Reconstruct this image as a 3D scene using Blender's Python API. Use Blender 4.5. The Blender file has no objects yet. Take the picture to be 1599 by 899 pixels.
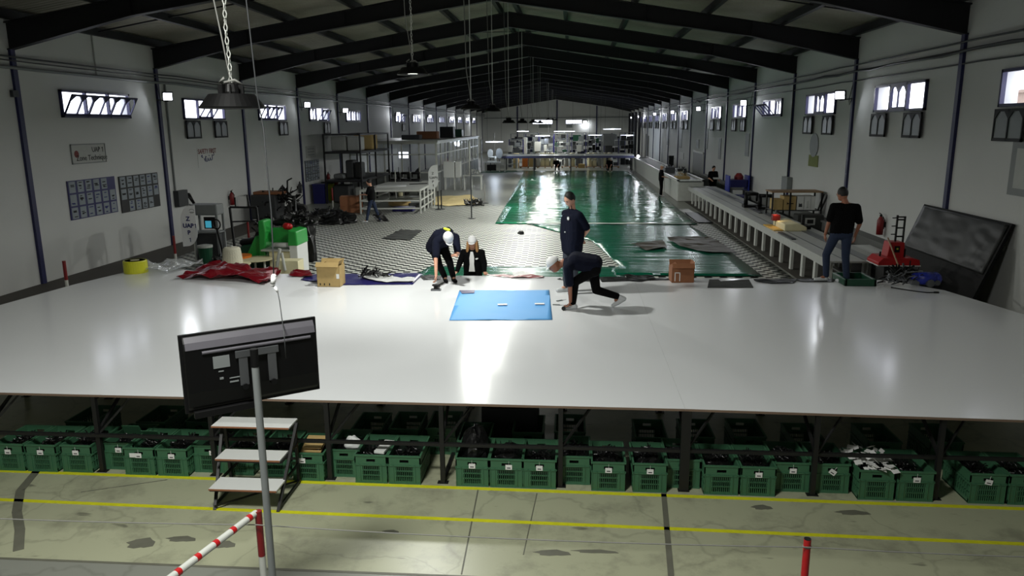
import bpy, bmesh, math, random
from mathutils import Vector, Matrix, noise
from math import pi, sin, cos, radians as rad
random.seed(7)
S = bpy.context.scene
C = S.collection

# ------------------------------------------------------------ camera
FOC, PITCH, YAW, ROLL = 1173.82, 0.2124, 0.0805, -0.00722
HC = 3.9
F = Vector((-sin(YAW)*cos(PITCH), cos(YAW)*cos(PITCH), -sin(PITCH)))
R0 = Vector((cos(YAW), sin(YAW), 0)); U0 = R0.cross(F)
R = cos(ROLL)*R0+sin(ROLL)*U0; U = -sin(ROLL)*R0+cos(ROLL)*U0
cd = bpy.data.cameras.new('camera'); cam = bpy.data.objects.new('camera', cd); C.objects.link(cam)
cd.sensor_fit = 'HORIZONTAL'; cd.sensor_width = 36; cd.lens = FOC/1599*36; cd.clip_end = 400
cam.matrix_world = Matrix(((R.x, U.x, -F.x, 0), (R.y, U.y, -F.y, 0), (R.z, U.z, -F.z, HC), (0, 0, 0, 1)))
S.camera = cam
S.view_settings.view_transform = 'Standard'; S.view_settings.look = 'None'
S.view_settings.gamma = 1; S.view_settings.exposure = 0.0; S.view_settings.use_curve_mapping = False
# ------------------------------------------------------------ world: hazy daylight sky outside the windows
w = bpy.data.worlds.new('world'); S.world = w; w.use_nodes = True
wn = w.node_tree; bgn = wn.nodes['Background']
bgn.inputs[0].default_value = (0.86, 0.88, 1.0, 1); bgn.inputs[1].default_value = 5.0

def G(px, py, z=0.0):
    "where the line of sight through a pixel of the photograph meets height z"
    d = F+R*((px-800)/FOC)+U*((450-py)/FOC)
    t = (z-HC)/d.z
    return Vector((d.x*t, d.y*t, z))
def W(px, py, Y):
    d = F+R*((px-800)/FOC)+U*((450-py)/FOC)
    t = Y/d.y
    return Vector((d.x*t, Y, HC+d.z*t))

# ------------------------------------------------------------ lights
def light(kind, name, loc, energy, color=(1, 1, 1), size=.3, rot=None, spot=None, blend=.6):
    l = bpy.data.lights.new(name, kind); l.energy = energy; l.color = color
    if kind == 'AREA': l.shape = 'DISK'; l.size = size
    if kind in ('POINT', 'SPOT'): l.shadow_soft_size = size
    if kind == 'SPOT': l.spot_size = spot or 2.6; l.spot_blend = blend
    o = bpy.data.objects.new(name, l); C.objects.link(o); o.location = loc
    if rot is not None: o.rotation_euler = rot
    return o
# high-bay lamps along x=-2.5: (x, y, z, power); the first is an unseen lamp added for brightness
BAYS = [(-2.4, 2.6, 6.7, 560), (-2.72, 6.0, 4.05, 60), (-2.60, 12.5, 4.72, 195), (-2.48, 18.7, 4.30, 230), (-2.45, 23.5, 4.33, 330), (-2.41, 28.9, 4.0, 340), (-2.35, 35.7, 4.02, 360),
        (-2.3, 44.5, 4.05, 260), (-2.3, 54.0, 4.05, 250), (-2.3, 72.0, 4.4, 300), (-2.3, 88.0, 4.5, 400), (-2.3, 106.0, 4.6, 1100)]
BAYC = (0.99, 1.0, 0.94)
# wall floodlights: (side, y, z, power)
FLOODS = [(-1, 24.4, 4.92, 8), (-1, 37.6, 5.0, 8), (-1, 44.0, 4.85, 8), (-1, 57.5, 4.85, 30), (-1, 70.5, 4.8, 40), (-1, 89.0, 4.8, 50), (-1, 102.0, 4.8, 60),
          (1, 24.5, 4.75, 8), (1, 37.8, 4.9, 12), (1, 51.0, 4.9, 30), (1, 64.0, 4.9, 35), (1, 77.8, 4.95, 45), (1, 96.0, 4.9, 50), (1, 108.0, 4.9, 60)]
FLC = (0.92, 0.95, 1.0)

# ------------------------------------------------------------ materials
def lin(c):
    return tuple(((x/255)/12.92 if x/255 <= .04045 else ((x/255+.055)/1.055)**2.4) for x in c)
MATS = {}
def mat(name, rgb, rough=.6, metal=0., var=.12, scale=6., bump=0., spec=.5, emit=None, es=0., coat=0., trans=0., wave=None):
    if name in MATS: return MATS[name]
    m = bpy.data.materials.new(name); m.use_nodes = True; n = m.node_tree; N = n.nodes; L = n.links
    b = N['Principled BSDF']
    c = lin(rgb)
    b.inputs['Roughness'].default_value = rough; b.inputs['Metallic'].default_value = metal
    b.inputs['Specular IOR Level'].default_value = spec
    if coat: b.inputs['Coat Weight'].default_value = coat; b.inputs['Coat Roughness'].default_value = .08
    if emit: b.inputs['Emission Color'].default_value = (*lin(emit), 1); b.inputs['Emission Strength'].default_value = es
    tc = N.new('ShaderNodeTexCoord')
    nz = N.new('ShaderNodeTexNoise'); nz.inputs['Scale'].default_value = scale; nz.inputs['Detail'].default_value = 5
    L.new(tc.outputs['Object'], nz.inputs['Vector'])
    mx = N.new('ShaderNodeMix'); mx.data_type = 'RGBA'
    mx.inputs[6].default_value = (*[max(0, x*(1-var)) for x in c], 1); mx.inputs[7].default_value = (*[min(1, x*(1+var)) for x in c], 1)
    L.new(nz.outputs[0], mx.inputs[0]); L.new(mx.outputs[2], b.inputs['Base Color'])
    if bump:
        bp = N.new('ShaderNodeBump'); bp.inputs['Strength'].default_value = bump; bp.inputs['Distance'].default_value = .02
        L.new(nz.outputs[0], bp.inputs['Height']); L.new(bp.outputs[0], b.inputs['Normal'])
    if trans: b.inputs['Alpha'].default_value = 1-trans
    MATS[name] = m
    return m
def nodes(m): return m.node_tree.nodes, m.node_tree.links, m.node_tree.nodes['Principled BSDF']

M = dict(
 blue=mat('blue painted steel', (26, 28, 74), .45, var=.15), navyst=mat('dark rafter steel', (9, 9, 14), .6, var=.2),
 black=mat('black steel', (20, 20, 21), .5), blackp=mat('black plastic', (9, 9, 10), .5, var=.2, spec=.3), rubber=mat('black rubber', (12, 12, 13), .38, scale=30, var=.5, bump=.3),
 white=mat('white laminate', (214, 216, 214), .3, var=.03), whitep=mat('white painted metal', (190, 192, 186), .45), grey=mat('grey painted steel', (120, 124, 124), .5),
 lgrey=mat('light grey panel', (170, 172, 168), .5), dgrey=mat('dark grey plastic', (50, 52, 54), .5), steel=mat('galvanised steel', (110, 112, 115), .35, metal=.7),
 green=mat('crate green plastic', (60, 104, 76), .42, var=.12, scale=9), greenb=mat('bright green plastic', (40, 150, 62), .4), dgreen=mat('dark green plastic', (14, 66, 44), .4),
 red=mat('red paint', (176, 20, 24), .4), dred=mat('red enamel', (120, 20, 24), .45), card=mat('cardboard', (176, 150, 98), .8, scale=14), card2=mat('brown cardboard', (140, 92, 62), .85, scale=10),
 paper=mat('white paper', (226, 226, 224), .7, var=.03), ink=mat('black ink', (24, 24, 26), .8), inkb=mat('blue ink', (36, 44, 108), .8), inkr=mat('faded red ink', (120, 62, 60), .8),
 yellow=mat('yellow tape', (196, 196, 40), .35, var=.15), orange=mat('orange paint', (214, 116, 30), .45), wood=mat('wooden board', (150, 118, 84), .6), edge=mat('board edge', (120, 100, 84), .7),
 skin=mat('skin', (204, 152, 126), .55, var=.08, scale=20), skin2=mat('tanned skin', (150, 98, 74), .55, var=.08, scale=20),
 navy=mat('navy cotton', (13, 17, 33), .95, bump=.15, scale=40, spec=.2), blackc=mat('black cotton', (6, 6, 7), .95, bump=.15, scale=40, spec=.15), jeans=mat('blue denim', (30, 42, 66), .9, scale=30, var=.25),
 gjeans=mat('grey denim', (56, 60, 68), .9, scale=30, var=.2), hair=mat('dark hair', (14, 11, 10), .6, scale=60, var=.4, bump=.3), blond=mat('light brown hair', (164, 122, 76), .55, scale=60, var=.3, bump=.3),
 cap=mat('white cap cotton', (225, 225, 225), .85), shoe=mat('white trainer', (205, 208, 210), .6), hiviz=mat('yellow collar', (200, 214, 60), .7),
 navysheet=mat('navy blue vinyl', (34, 30, 92), .3, var=.2), redsheet=mat('red vinyl', (104, 8, 22), .28, var=.2, scale=3), bluep=mat('royal blue plastic', (34, 48, 150), .4),
 beige=mat('cream plastic', (222, 214, 176), .5), beigefoam=mat('cream foam mat', (226, 206, 150), .7), clear=mat('clear film', (220, 224, 226), .12, trans=.62, var=.05),
 dmat=mat('dark grey mat', (44, 46, 44), .7, bump=.3, scale=12), film=mat('plastic wrapped board', (14, 15, 15), .6, var=.35, scale=2.2, bump=.4, spec=.15),
 tube=mat('lit tube', (255, 255, 255), .5, emit=(236, 240, 255), es=3.), led=mat('lit LED face', (255, 255, 255), .5, emit=(240, 244, 255), es=9.), bayled=mat('lit high-bay LED', (255, 255, 255), .5, emit=(250, 255, 240), es=14.),
 screen=mat('lit screen', (10, 10, 12), .3, emit=(80, 190, 220), es=.5), rope=mat('white rope', (128, 128, 124), .8), ledge=mat('grey cement ledge', (96, 98, 96), .8),
 skirt=mat('beige cable', (150, 146, 136), .7), bin=mat('blue bin plastic', (22, 24, 90), .45), ybin=mat('yellow bin plastic', (150, 160, 40), .45), amber=mat('lit amber lamp', (255, 200, 120), .5, emit=(255, 176, 70), es=6.),
)
def mk_wall():
    m = mat('painted plaster', (200, 202, 200), .72, var=.05, scale=.8); N, L, b = nodes(m)
    nz = N.new('ShaderNodeTexNoise'); nz.inputs['Scale'].default_value = .35; nz.inputs['Detail'].default_value = 7
    g = N.new('ShaderNodeNewGeometry'); L.new(g.outputs['Position'], nz.inputs['Vector'])
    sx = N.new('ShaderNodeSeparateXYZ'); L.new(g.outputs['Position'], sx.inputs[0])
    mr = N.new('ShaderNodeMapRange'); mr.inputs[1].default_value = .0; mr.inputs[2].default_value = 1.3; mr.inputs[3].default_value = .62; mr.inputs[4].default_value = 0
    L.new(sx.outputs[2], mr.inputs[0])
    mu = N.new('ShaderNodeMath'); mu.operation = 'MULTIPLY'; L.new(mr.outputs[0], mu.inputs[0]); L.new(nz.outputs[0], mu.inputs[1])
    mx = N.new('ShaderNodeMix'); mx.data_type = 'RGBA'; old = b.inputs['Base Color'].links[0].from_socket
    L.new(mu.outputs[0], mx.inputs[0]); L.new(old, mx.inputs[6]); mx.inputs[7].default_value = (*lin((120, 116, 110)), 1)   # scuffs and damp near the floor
    L.new(mx.outputs[2], b.inputs['Base Color'])
    return m
M['wall'] = mk_wall()
def mk_roof():
    m = mat('corrugated roof sheet', (138, 134, 122), .65, var=.25, scale=1.2, spec=.2); N, L, b = nodes(m)
    wv = N.new('ShaderNodeTexWave'); wv.bands_direction = 'Y'; wv.inputs['Scale'].default_value = 1.6; wv.inputs['Distortion'].default_value = 0
    g = N.new('ShaderNodeNewGeometry'); L.new(g.outputs['Position'], wv.inputs['Vector'])
    bp = N.new('ShaderNodeBump'); bp.inputs['Distance'].default_value = .04; bp.inputs['Strength'].default_value = .7
    L.new(wv.outputs[1], bp.inputs['Height']); L.new(bp.outputs[0], b.inputs['Normal'])
    return m
M['roof'] = mk_roof()
def mk_floor():
    m = mat('sealed concrete floor', (128, 130, 122), .34, var=.14, scale=.5); N, L, b = nodes(m)
    g = N.new('ShaderNodeNewGeometry'); sx = N.new('ShaderNodeSeparateXYZ'); L.new(g.outputs['Position'], sx.inputs[0])
    # front aisle in green-beige epoxy between y=5.9 and y=7.6
    def step(v, lo, op='GREATER_THAN'):
        a = N.new('ShaderNodeMath'); a.operation = op; L.new(v, a.inputs[0]); a.inputs[1].default_value = lo; return a.outputs[0]
    a = step(sx.outputs[1], 5.93); c = step(sx.outputs[1], 16.0, 'LESS_THAN')
    an = N.new('ShaderNodeMath'); an.operation = 'MULTIPLY'; L.new(a, an.inputs[0]); L.new(c, an.inputs[1])
    mx = N.new('ShaderNodeMix'); mx.data_type = 'RGBA'; old = b.inputs['Base Color'].links[0].from_socket
    nz = N.new('ShaderNodeTexNoise'); nz.inputs['Scale'].default_value = 1.7; nz.inputs['Detail'].default_value = 9; nz.inputs['Roughness'].default_value = .7
    L.new(g.outputs['Position'], nz.inputs['Vector'])
    cr = N.new('ShaderNodeValToRGB'); L.new(nz.outputs[0], cr.inputs[0])
    cr.color_ramp.elements[0].position = .34; cr.color_ramp.elements[0].color = (*lin((138, 139, 118)), 1)
    cr.color_ramp.elements[1].position = .5; cr.color_ramp.elements[1].color = (*lin((164, 166, 140)), 1)
    L.new(an.outputs[0], mx.inputs[0]); L.new(old, mx.inputs[6]); L.new(cr.outputs[0], mx.inputs[7])
    # scuff marks and hairline cracks
    vo = N.new('ShaderNodeTexVoronoi'); vo.feature = 'DISTANCE_TO_EDGE'; vo.inputs['Scale'].default_value = .55
    nz2 = N.new('ShaderNodeTexNoise'); nz2.inputs['Scale'].default_value = 1.2; nz2.inputs['Detail'].default_value = 4; L.new(g.outputs['Position'], nz2.inputs['Vector'])
    ad = N.new('ShaderNodeVectorMath'); ad.operation = 'ADD'; L.new(g.outputs['Position'], ad.inputs[0]); L.new(nz2.outputs[1], ad.inputs[1]); L.new(ad.outputs[0], vo.inputs['Vector'])
    cs = N.new('ShaderNodeMapRange'); cs.inputs[1].default_value = .0; cs.inputs[2].default_value = .014; cs.inputs[3].default_value = .25; cs.inputs[4].default_value = 0
    L.new(vo.outputs['Distance'], cs.inputs[0])
    sc = N.new('ShaderNodeTexNoise'); sc.inputs['Scale'].default_value = 5.5; sc.inputs['Detail'].default_value = 2
    mp = N.new('ShaderNodeMapping'); mp.inputs['Scale'].default_value = (.5, 1.6, 1); mp.inputs['Rotation'].default_value = (0, 0, .5); L.new(g.outputs['Position'], mp.inputs[0]); L.new(mp.outputs[0], sc.inputs['Vector'])
    cs2 = N.new('ShaderNodeMapRange'); cs2.inputs[1].default_value = .70; cs2.inputs[2].default_value = .76; cs2.inputs[3].default_value = 0; cs2.inputs[4].default_value = .6
    L.new(sc.outputs[0], cs2.inputs[0])
    mxx = N.new('ShaderNodeMath'); mxx.operation = 'MAXIMUM'; L.new(cs.outputs[0], mxx.inputs[0]); L.new(cs2.outputs[0], mxx.inputs[1])
    m2 = N.new('ShaderNodeMix'); m2.data_type = 'RGBA'; L.new(mxx.outputs[0], m2.inputs[0]); L.new(mx.outputs[2], m2.inputs[6]); m2.inputs[7].default_value = (*lin((66, 66, 58)), 1)
    L.new(m2.outputs[2], b.inputs['Base Color'])
    return m
M['floor'] = mk_floor()
def mk_check():
    m = mat('black and white zigzag vinyl', (200, 200, 196), .45, var=.02, scale=.5, spec=.25); N, L, b = nodes(m)
    g = N.new('ShaderNodeNewGeometry'); mp = N.new('ShaderNodeMapping'); mp.inputs['Rotation'].default_value = (0, 0, -.03); L.new(g.outputs['Position'], mp.inputs[0])
    nz = N.new('ShaderNodeTexNoise'); nz.inputs['Scale'].default_value = .35; L.new(g.outputs['Position'], nz.inputs['Vector'])
    sv = N.new('ShaderNodeVectorMath'); sv.operation = 'SCALE'; sv.inputs[3].default_value = .18; L.new(nz.outputs[1], sv.inputs[0])
    ad = N.new('ShaderNodeVectorMath'); ad.operation = 'ADD'; L.new(mp.outputs[0], ad.inputs[0]); L.new(sv.outputs[0], ad.inputs[1])
    ck = N.new('ShaderNodeTexChecker'); ck.inputs['Scale'].default_value = 5.1
    ck.inputs[1].default_value = (*lin((188, 190, 182)), 1); ck.inputs[2].default_value = (*lin((16, 18, 16)), 1)
    L.new(ad.outputs[0], ck.inputs['Vector']); L.new(ck.outputs[0], b.inputs['Base Color'])
    return m
M['check'] = mk_check()
def mk_tarp(name, rgb, rough, sc, st):
    m = mat(name, rgb, rough, var=.12, scale=1.0, spec=.35); N, L, b = nodes(m)
    g = N.new('ShaderNodeNewGeometry'); mp = N.new('ShaderNodeMapping'); mp.inputs['Scale'].default_value = sc; L.new(g.outputs['Position'], mp.inputs[0])
    nz = N.new('ShaderNodeTexNoise'); nz.inputs['Scale'].default_value = 1; nz.inputs['Detail'].default_value = 3; L.new(mp.outputs[0], nz.inputs['Vector'])
    bp = N.new('ShaderNodeBump'); bp.inputs['Strength'].default_value = st; bp.inputs['Distance'].default_value = .1
    L.new(nz.outputs[0], bp.inputs['Height']); L.new(bp.outputs[0], b.inputs['Normal'])
    return m
M['tarp'] = mk_tarp('glossy green tarpaulin', (12, 98, 66), .16, (.7, 2.2, 1), .7)
M['tarp2'] = mk_tarp('green tarpaulin', (10, 80, 58), .22, (.35, 3.0, 1), .45)
def mk_top():
    m = mat('white laminate table top', (232, 234, 236), .2, var=.008, scale=.5, spec=.28, coat=.0); N, L, b = nodes(m)
    g = N.new('ShaderNodeNewGeometry')
    nz = N.new('ShaderNodeTexNoise'); nz.inputs['Scale'].default_value = 1.1; nz.inputs['Detail'].default_value = 6; L.new(g.outputs['Position'], nz.inputs['Vector'])
    mr = N.new('ShaderNodeMapRange'); mr.inputs[1].default_value = .3; mr.inputs[2].default_value = .7; mr.inputs[3].default_value = .14; mr.inputs[4].default_value = .17
    L.new(nz.outputs[0], mr.inputs[0]); L.new(mr.outputs[0], b.inputs['Roughness'])
    return m
M['top'] = mk_top()
def mk_glass():
    m = bpy.data.materials.new('window glass'); m.use_nodes = True; n = m.node_tree; N = n.nodes; L = n.links
    for x in list(N):
        if x.type != 'OUTPUT_MATERIAL': N.remove(x)
    o = [x for x in N if x.type == 'OUTPUT_MATERIAL'][0]
    t = N.new('ShaderNodeBsdfTransparent'); t.inputs[0].default_value = (.93, .94, .95, 1); gl = N.new('ShaderNodeBsdfGlossy'); gl.inputs['Roughness'].default_value = .05
    mx = N.new('ShaderNodeMixShader'); mx.inputs[0].default_value = .08; L.new(t.outputs[0], mx.inputs[1]); L.new(gl.outputs[0], mx.inputs[2]); L.new(mx.outputs[0], o.inputs[0])
    return m
M['glass'] = mk_glass(); MATS['window glass'] = M['glass']
M['dpane'] = mat('frosted glass against the wall', (86, 96, 92), .3, var=.1)

# ------------------------------------------------------------ mesh builder
class MB:
    def __init__(s): s.v = []; s.f = []
    def add(s, vs, fs):
        n = len(s.v); s.v += [tuple(v) for v in vs]; s.f += [tuple(i+n for i in f) for f in fs]; return s
    def box(s, x0, y0, z0, x1, y1, z1):
        vs = [(x, y, z) for z in (z0, z1) for x, y in ((x0, y0), (x1, y0), (x1, y1), (x0, y1))]
        return s.add(vs, [(3, 2, 1, 0), (4, 5, 6, 7), (0, 1, 5, 4), (1, 2, 6, 5), (2, 3, 7, 6), (3, 0, 4, 7)])
    def cb(s, c, d, m=None):
        "box by centre and size, optional rotation matrix"
        vs = [Vector((x*d[0]/2, y*d[1]/2, z*d[2]/2)) for z in (-1, 1) for x, y in ((-1, -1), (1, -1), (1, 1), (-1, 1))]
        if m is not None: vs = [m @ v for v in vs]
        return s.add([v+Vector(c) for v in vs], [(3, 2, 1, 0), (4, 5, 6, 7), (0, 1, 5, 4), (1, 2, 6, 5), (2, 3, 7, 6), (3, 0, 4, 7)])
    def bar(s, a, b, wd, ht=None):
        a = Vector(a); b = Vector(b); d = b-a; l = d.length
        q = d.to_track_quat('X', 'Z').to_matrix()
        return s.cb((a+b)/2, (l, wd, ht or wd), q)
    def cyl(s, a, b, r, r2=None, n=12, caps=True):
        a = Vector(a); b = Vector(b); r2 = r if r2 is None else r2
        q = (b-a).to_track_quat('Z', 'Y').to_matrix()
        vs = [a+q @ Vector((r*cos(2*pi*i/n), r*sin(2*pi*i/n), 0)) for i in range(n)]+[b+q @ Vector((r2*cos(2*pi*i/n), r2*sin(2*pi*i/n), 0)) for i in range(n)]
        fs = [(i, (i+1) % n, n+(i+1) % n, n+i) for i in range(n)]
        if caps: fs += [tuple(range(n))[::-1], tuple(range(n, 2*n))]
        return s.add(vs, fs)
    def tube(s, pts, r, n=8):
        pts = [Vector(p) for p in pts]; vs = []; 
        for i, p in enumerate(pts):
            d = (pts[min(i+1, len(pts)-1)]-pts[max(i-1, 0)]).normalized(); q = d.to_track_quat('Z', 'Y').to_matrix()
            vs += [p+q @ Vector((r*cos(2*pi*k/n), r*sin(2*pi*k/n), 0)) for k in range(n)]
        fs = [(i*n+k, i*n+(k+1) % n, (i+1)*n+(k+1) % n, (i+1)*n+k) for i in range(len(pts)-1) for k in range(n)]
        fs += [tuple(range(n))[::-1], tuple(range((len(pts)-1)*n, len(pts)*n))]
        return s.add(vs, fs)
    def lathe(s, prof, c=(0, 0, 0), n=20, caps=True):
        "profile list of (r, z)"
        vs = []; fs = []
        for r, z in prof: vs += [(c[0]+r*cos(2*pi*i/n), c[1]+r*sin(2*pi*i/n), c[2]+z) for i in range(n)]
        for j in range(len(prof)-1): fs += [(j*n+i, j*n+(i+1) % n, (j+1)*n+(i+1) % n, (j+1)*n+i) for i in range(n)]
        if caps: fs += [tuple(range(n))[::-1], tuple(range((len(prof)-1)*n, len(prof)*n))]
        return s.add(vs, fs)
    def prism(s, poly, z0, z1, axis='z'):
        n = len(poly)
        def P(p, h):
            return {'z': (p[0], p[1], h), 'y': (p[0], h, p[1]), 'x': (h, p[0], p[1])}[axis]
        vs = [P(p, z0) for p in poly]+[P(p, z1) for p in poly]
        return s.add(vs, [tuple(range(n))[::-1], tuple(range(n, 2*n))]+[(i, (i+1) % n, n+(i+1) % n, n+i) for i in range(n)])
    def ball(s, c, r, sx=1, sy=1, sz=1, n=10, m=8, mt=None):
        vs = []
        for j in range(1, m):
            t = pi*j/m
            vs += [Vector((r*sx*sin(t)*cos(2*pi*i/n), r*sy*sin(t)*sin(2*pi*i/n), r*sz*cos(t))) for i in range(n)]
        vs += [Vector((0, 0, r*sz)), Vector((0, 0, -r*sz))]
        if mt is not None: vs = [mt @ v for v in vs]
        fs = [(j*n+i, (j+1)*n+i, (j+1)*n+(i+1) % n, j*n+(i+1) % n) for j in range(m-2) for i in range(n)]
        T = (m-1)*n
        fs += [(T, i, (i+1) % n) for i in range(n)]+[(T+1, (m-2)*n+(i+1) % n, (m-2)*n+i) for i in range(n)]
        return s.add([v+Vector(c) for v in vs], fs)
    def cap(s, a, b, ra, rb, n=14):
        "tapered capsule"
        s.cyl(a, b, ra, rb, n); s.ball(a, ra, n=n); s.ball(b, rb, n=n); return s
    def build(s, name, m, parent=None, smooth=False, bevel=0, loc=None, rotz=0):
        me = bpy.data.meshes.new(name); me.from_pydata(s.v, [], s.f); me.update()
        if smooth: me.shade_smooth()
        o = bpy.data.objects.new(name, me); C.objects.link(o); me.materials.append(m if not isinstance(m, str) else M[m])
        if parent: o.parent = parent
        if bevel:
            b = o.modifiers.new('bevel', 'BEVEL'); b.width = bevel; b.segments = 2; b.limit_method = 'ANGLE'
        if loc is not None: o.location = loc
        if rotz: o.rotation_euler.z = rotz
        return o
LABELS = {}
def tag(o, label=None, cat=None, group=None, kind=None):
    if label: o['label'] = label
    if cat: o['category'] = cat
    if group: o['group'] = group
    if kind: o['kind'] = kind
    return o
def thing(name, label, cat, loc=(0, 0, 0), rz=0, group=None):
    o = bpy.data.objects.new(name, None); C.objects.link(o); o.location = loc; o.rotation_euler.z = rz; o.empty_display_size = .2
    return tag(o, label, cat, group)
def struct(name, mb, m, parent=None, **k):
    o = mb.build(name, m, parent, **k)
    if not parent: o['kind'] = 'structure'
    return o
def copy_tree(o, label=None, loc=None, rz=None, parent=None, skip=()):
    c = o.copy(); C.objects.link(c); c.parent = parent
    if label: c['label'] = label
    if loc is not None: c.location = loc
    if rz is not None: c.rotation_euler.z = rz
    for ch in list(o.children):
        if ch.name.split('.')[0] not in skip: copy_tree(ch, parent=c)
    return c
def text(s, size, m, parent, loc, rot, name='lettering', ext=.002, bold=0., al='CENTER'):
    cu = bpy.data.curves.new(name, 'FONT'); cu.body = s; cu.size = size; cu.extrude = ext; cu.offset = bold; cu.align_x = al; cu.align_y = 'CENTER'
    t = bpy.data.objects.new(name, cu); C.objects.link(t)
    dg = bpy.context.evaluated_depsgraph_get(); me = bpy.data.meshes.new_from_object(t.evaluated_get(dg)); bpy.data.objects.remove(t)
    o = bpy.data.objects.new(name, me); C.objects.link(o); me.materials.clear(); me.materials.append(M[m]); o.parent = parent; o.location = loc; o.rotation_euler = rot
    return o
def one(size, m, parent, loc, rot, wd=1.0):
    q = [(-.02, 0), (.07, 0), (.07, .7), (0, .7), (-.17, .57), (-.13, .49), (-.02, .56)]
    o = MB().prism([(a*size*wd, (c-.35)*size) for a, c in q], -.002, .002).build('lettering', M[m], parent); o.location = loc; o.rotation_euler = rot
    return o
def sheet(poly, z, amp, res=.12, sc=1.3, seed=0, edge=.004, th=.004, fn=None):
    "a thin crumpled sheet filling a polygon given in x, y: real thickness, folds by noise"
    xs = [p[0] for p in poly]; ys = [p[1] for p in poly]
    me = bpy.data.meshes.new('t'); bm = bmesh.new()
    vs = [bm.verts.new((p[0], p[1], 0)) for p in poly]; bm.faces.new(vs)
    def cuts(a, b, n): return [a+(b-a)*i/n for i in range(1, n)]
    for x in cuts(min(xs), max(xs), max(2, int((max(xs)-min(xs))/res))):
        bmesh.ops.bisect_plane(bm, geom=bm.verts[:]+bm.edges[:]+bm.faces[:], plane_co=(x, 0, 0), plane_no=(1, 0, 0))
    for y in cuts(min(ys), max(ys), max(2, int((max(ys)-min(ys))/res))):
        bmesh.ops.bisect_plane(bm, geom=bm.verts[:]+bm.edges[:]+bm.faces[:], plane_co=(0, y, 0), plane_no=(0, 1, 0))
    for v in bm.verts:
        p = Vector((v.co.x*sc, v.co.y*sc, seed*7.3))
        h = abs(noise.noise(p))+.5*abs(noise.noise(p*2.3))+(.25*abs(noise.noise(p*5)))
        v.co.z = z+edge+amp*h+(fn(v.co.x, v.co.y) if fn else 0)
    bmesh.ops.recalc_face_normals(bm, faces=bm.faces[:])
    up = sum(f.normal.z for f in bm.faces)
    if up < 0: bmesh.ops.reverse_faces(bm, faces=bm.faces[:])
    b = MB(); bm.verts.index_update(); n = len(bm.verts)
    b.v = [tuple(v.co) for v in bm.verts]+[(v.co.x, v.co.y, v.co.z-th) for v in bm.verts]
    b.f = [tuple(v.index for v in f.verts) for f in bm.faces]+[tuple(v.index+n for v in reversed(f.verts)) for f in bm.faces]
    for e in bm.edges:
        if len(e.link_faces) == 1:
            l = e.link_loops[0] if hasattr(e, 'link_loops') else e.link_faces[0].loops[0]
            a, c = l.vert.index, l.link_loop_next.vert.index
            b.f.append((c, a, a+n, c+n))
    bm.free(); bpy.data.meshes.remove(me)
    return b
def heap(c, rx, ry, h, seed=0, n=26, rough=.35, sc=3.):
    "a lumpy mound resting at height c.z"
    b = MB(); random.seed(seed); vs = []; fs = []; m = 9
    for j in range(m+1):
        t = j/m
        for i in range(n):
            a = 2*pi*i/n; k = 1+rough*noise.noise(Vector((cos(a)*sc, sin(a)*sc, t*3+seed*5)))
            rr = cos(t*pi/2)**.6 if t < 1 else 0.02
            vs.append((c[0]+rx*rr*k*cos(a), c[1]+ry*rr*k*sin(a), c[2]+h*sin(t*pi/2)*(1+rough*noise.noise(Vector((cos(a)*sc*2, sin(a)*sc*2, seed+9.)))*(1 if 0 < j else 0))))
    fs = [(j*n+i, j*n+(i+1) % n, (j+1)*n+(i+1) % n, (j+1)*n+i) for j in range(m) for i in range(n)]
    fs += [tuple(range(n))[::-1], tuple(range(m*n, (m+1)*n))]
    return b.add(vs, fs)
def bits(b, c, rx, ry, h, n, seed, s=.04, L=.12):
    "loose strips and loops scattered over a heap"
    random.seed(seed)
    for _ in range(n):
        a = random.uniform(0, 2*pi); r = math.sqrt(random.random()); x = c[0]+rx*r*cos(a)*.9; y = c[1]+ry*r*sin(a)*.9; z = c[2]+h*(1-r*r)**.5*random.uniform(.75, 1.05)+.01
        d = Vector((random.uniform(-1, 1), random.uniform(-1, 1), random.uniform(-.3, .9))).normalized()*L*random.uniform(.5, 1.2)
        e = Vector((random.uniform(-1, 1), random.uniform(-1, 1), random.uniform(-.2, .4)))*L*.5
        p = Vector((x, y, z)); b.tube([p, p+d*.5+e*.5, p+d+e*.2], s*random.uniform(.3, .7), 5)
    return b
# ============================================================ STRUCTURE
XL, XR, Y0, Y1 = -13.63, 8.59, -8.0, 118.0
FY = [18.02+6.46*i for i in range(-3, 16)]
RX = (XL+XR)/2; SL = .165
def ztop(x): return 6.41+SL*(min(x-XL, XR-x))
def zroof(x): return ztop(x)+.24
struct('floor', MB().box(XL-.4, Y0-.4, -.2, XR+.4, Y1+.4, 0), M['floor'])
WL = [0, 1, 2, 3, 4, 6, 7, 8, 9, 10, 11, 12, 13]; WR = [-1, 0, 1, 2, 3, 4, 6, 7, 8, 9, 10, 11, 12, 13]
def wy(k): return 19.58+6.46*k, 22.76+6.46*k
ZS, ZT = 4.2, 4.93
def side_wall(side, ks):
    b = MB(); x0 = XL if side < 0 else XR; x1 = x0+side*.3; a, c = min(x0, x1), max(x0, x1)
    b.box(a, Y0-.3, 0, c, Y1+.3, ZS); b.box(a, Y0-.3, ZT, c, Y1+.3, 6.72)
    y = Y0-.3
    for k in ks:
        p, q = wy(k); b.box(a, y, ZS, c, p, ZT); y = q
    b.box(a, y, ZS, c, Y1+.3, ZT)
    return b
struct('wall_left', side_wall(-1, WL), M['wall']); struct('wall_right', side_wall(1, WR), M['wall'])
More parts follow.
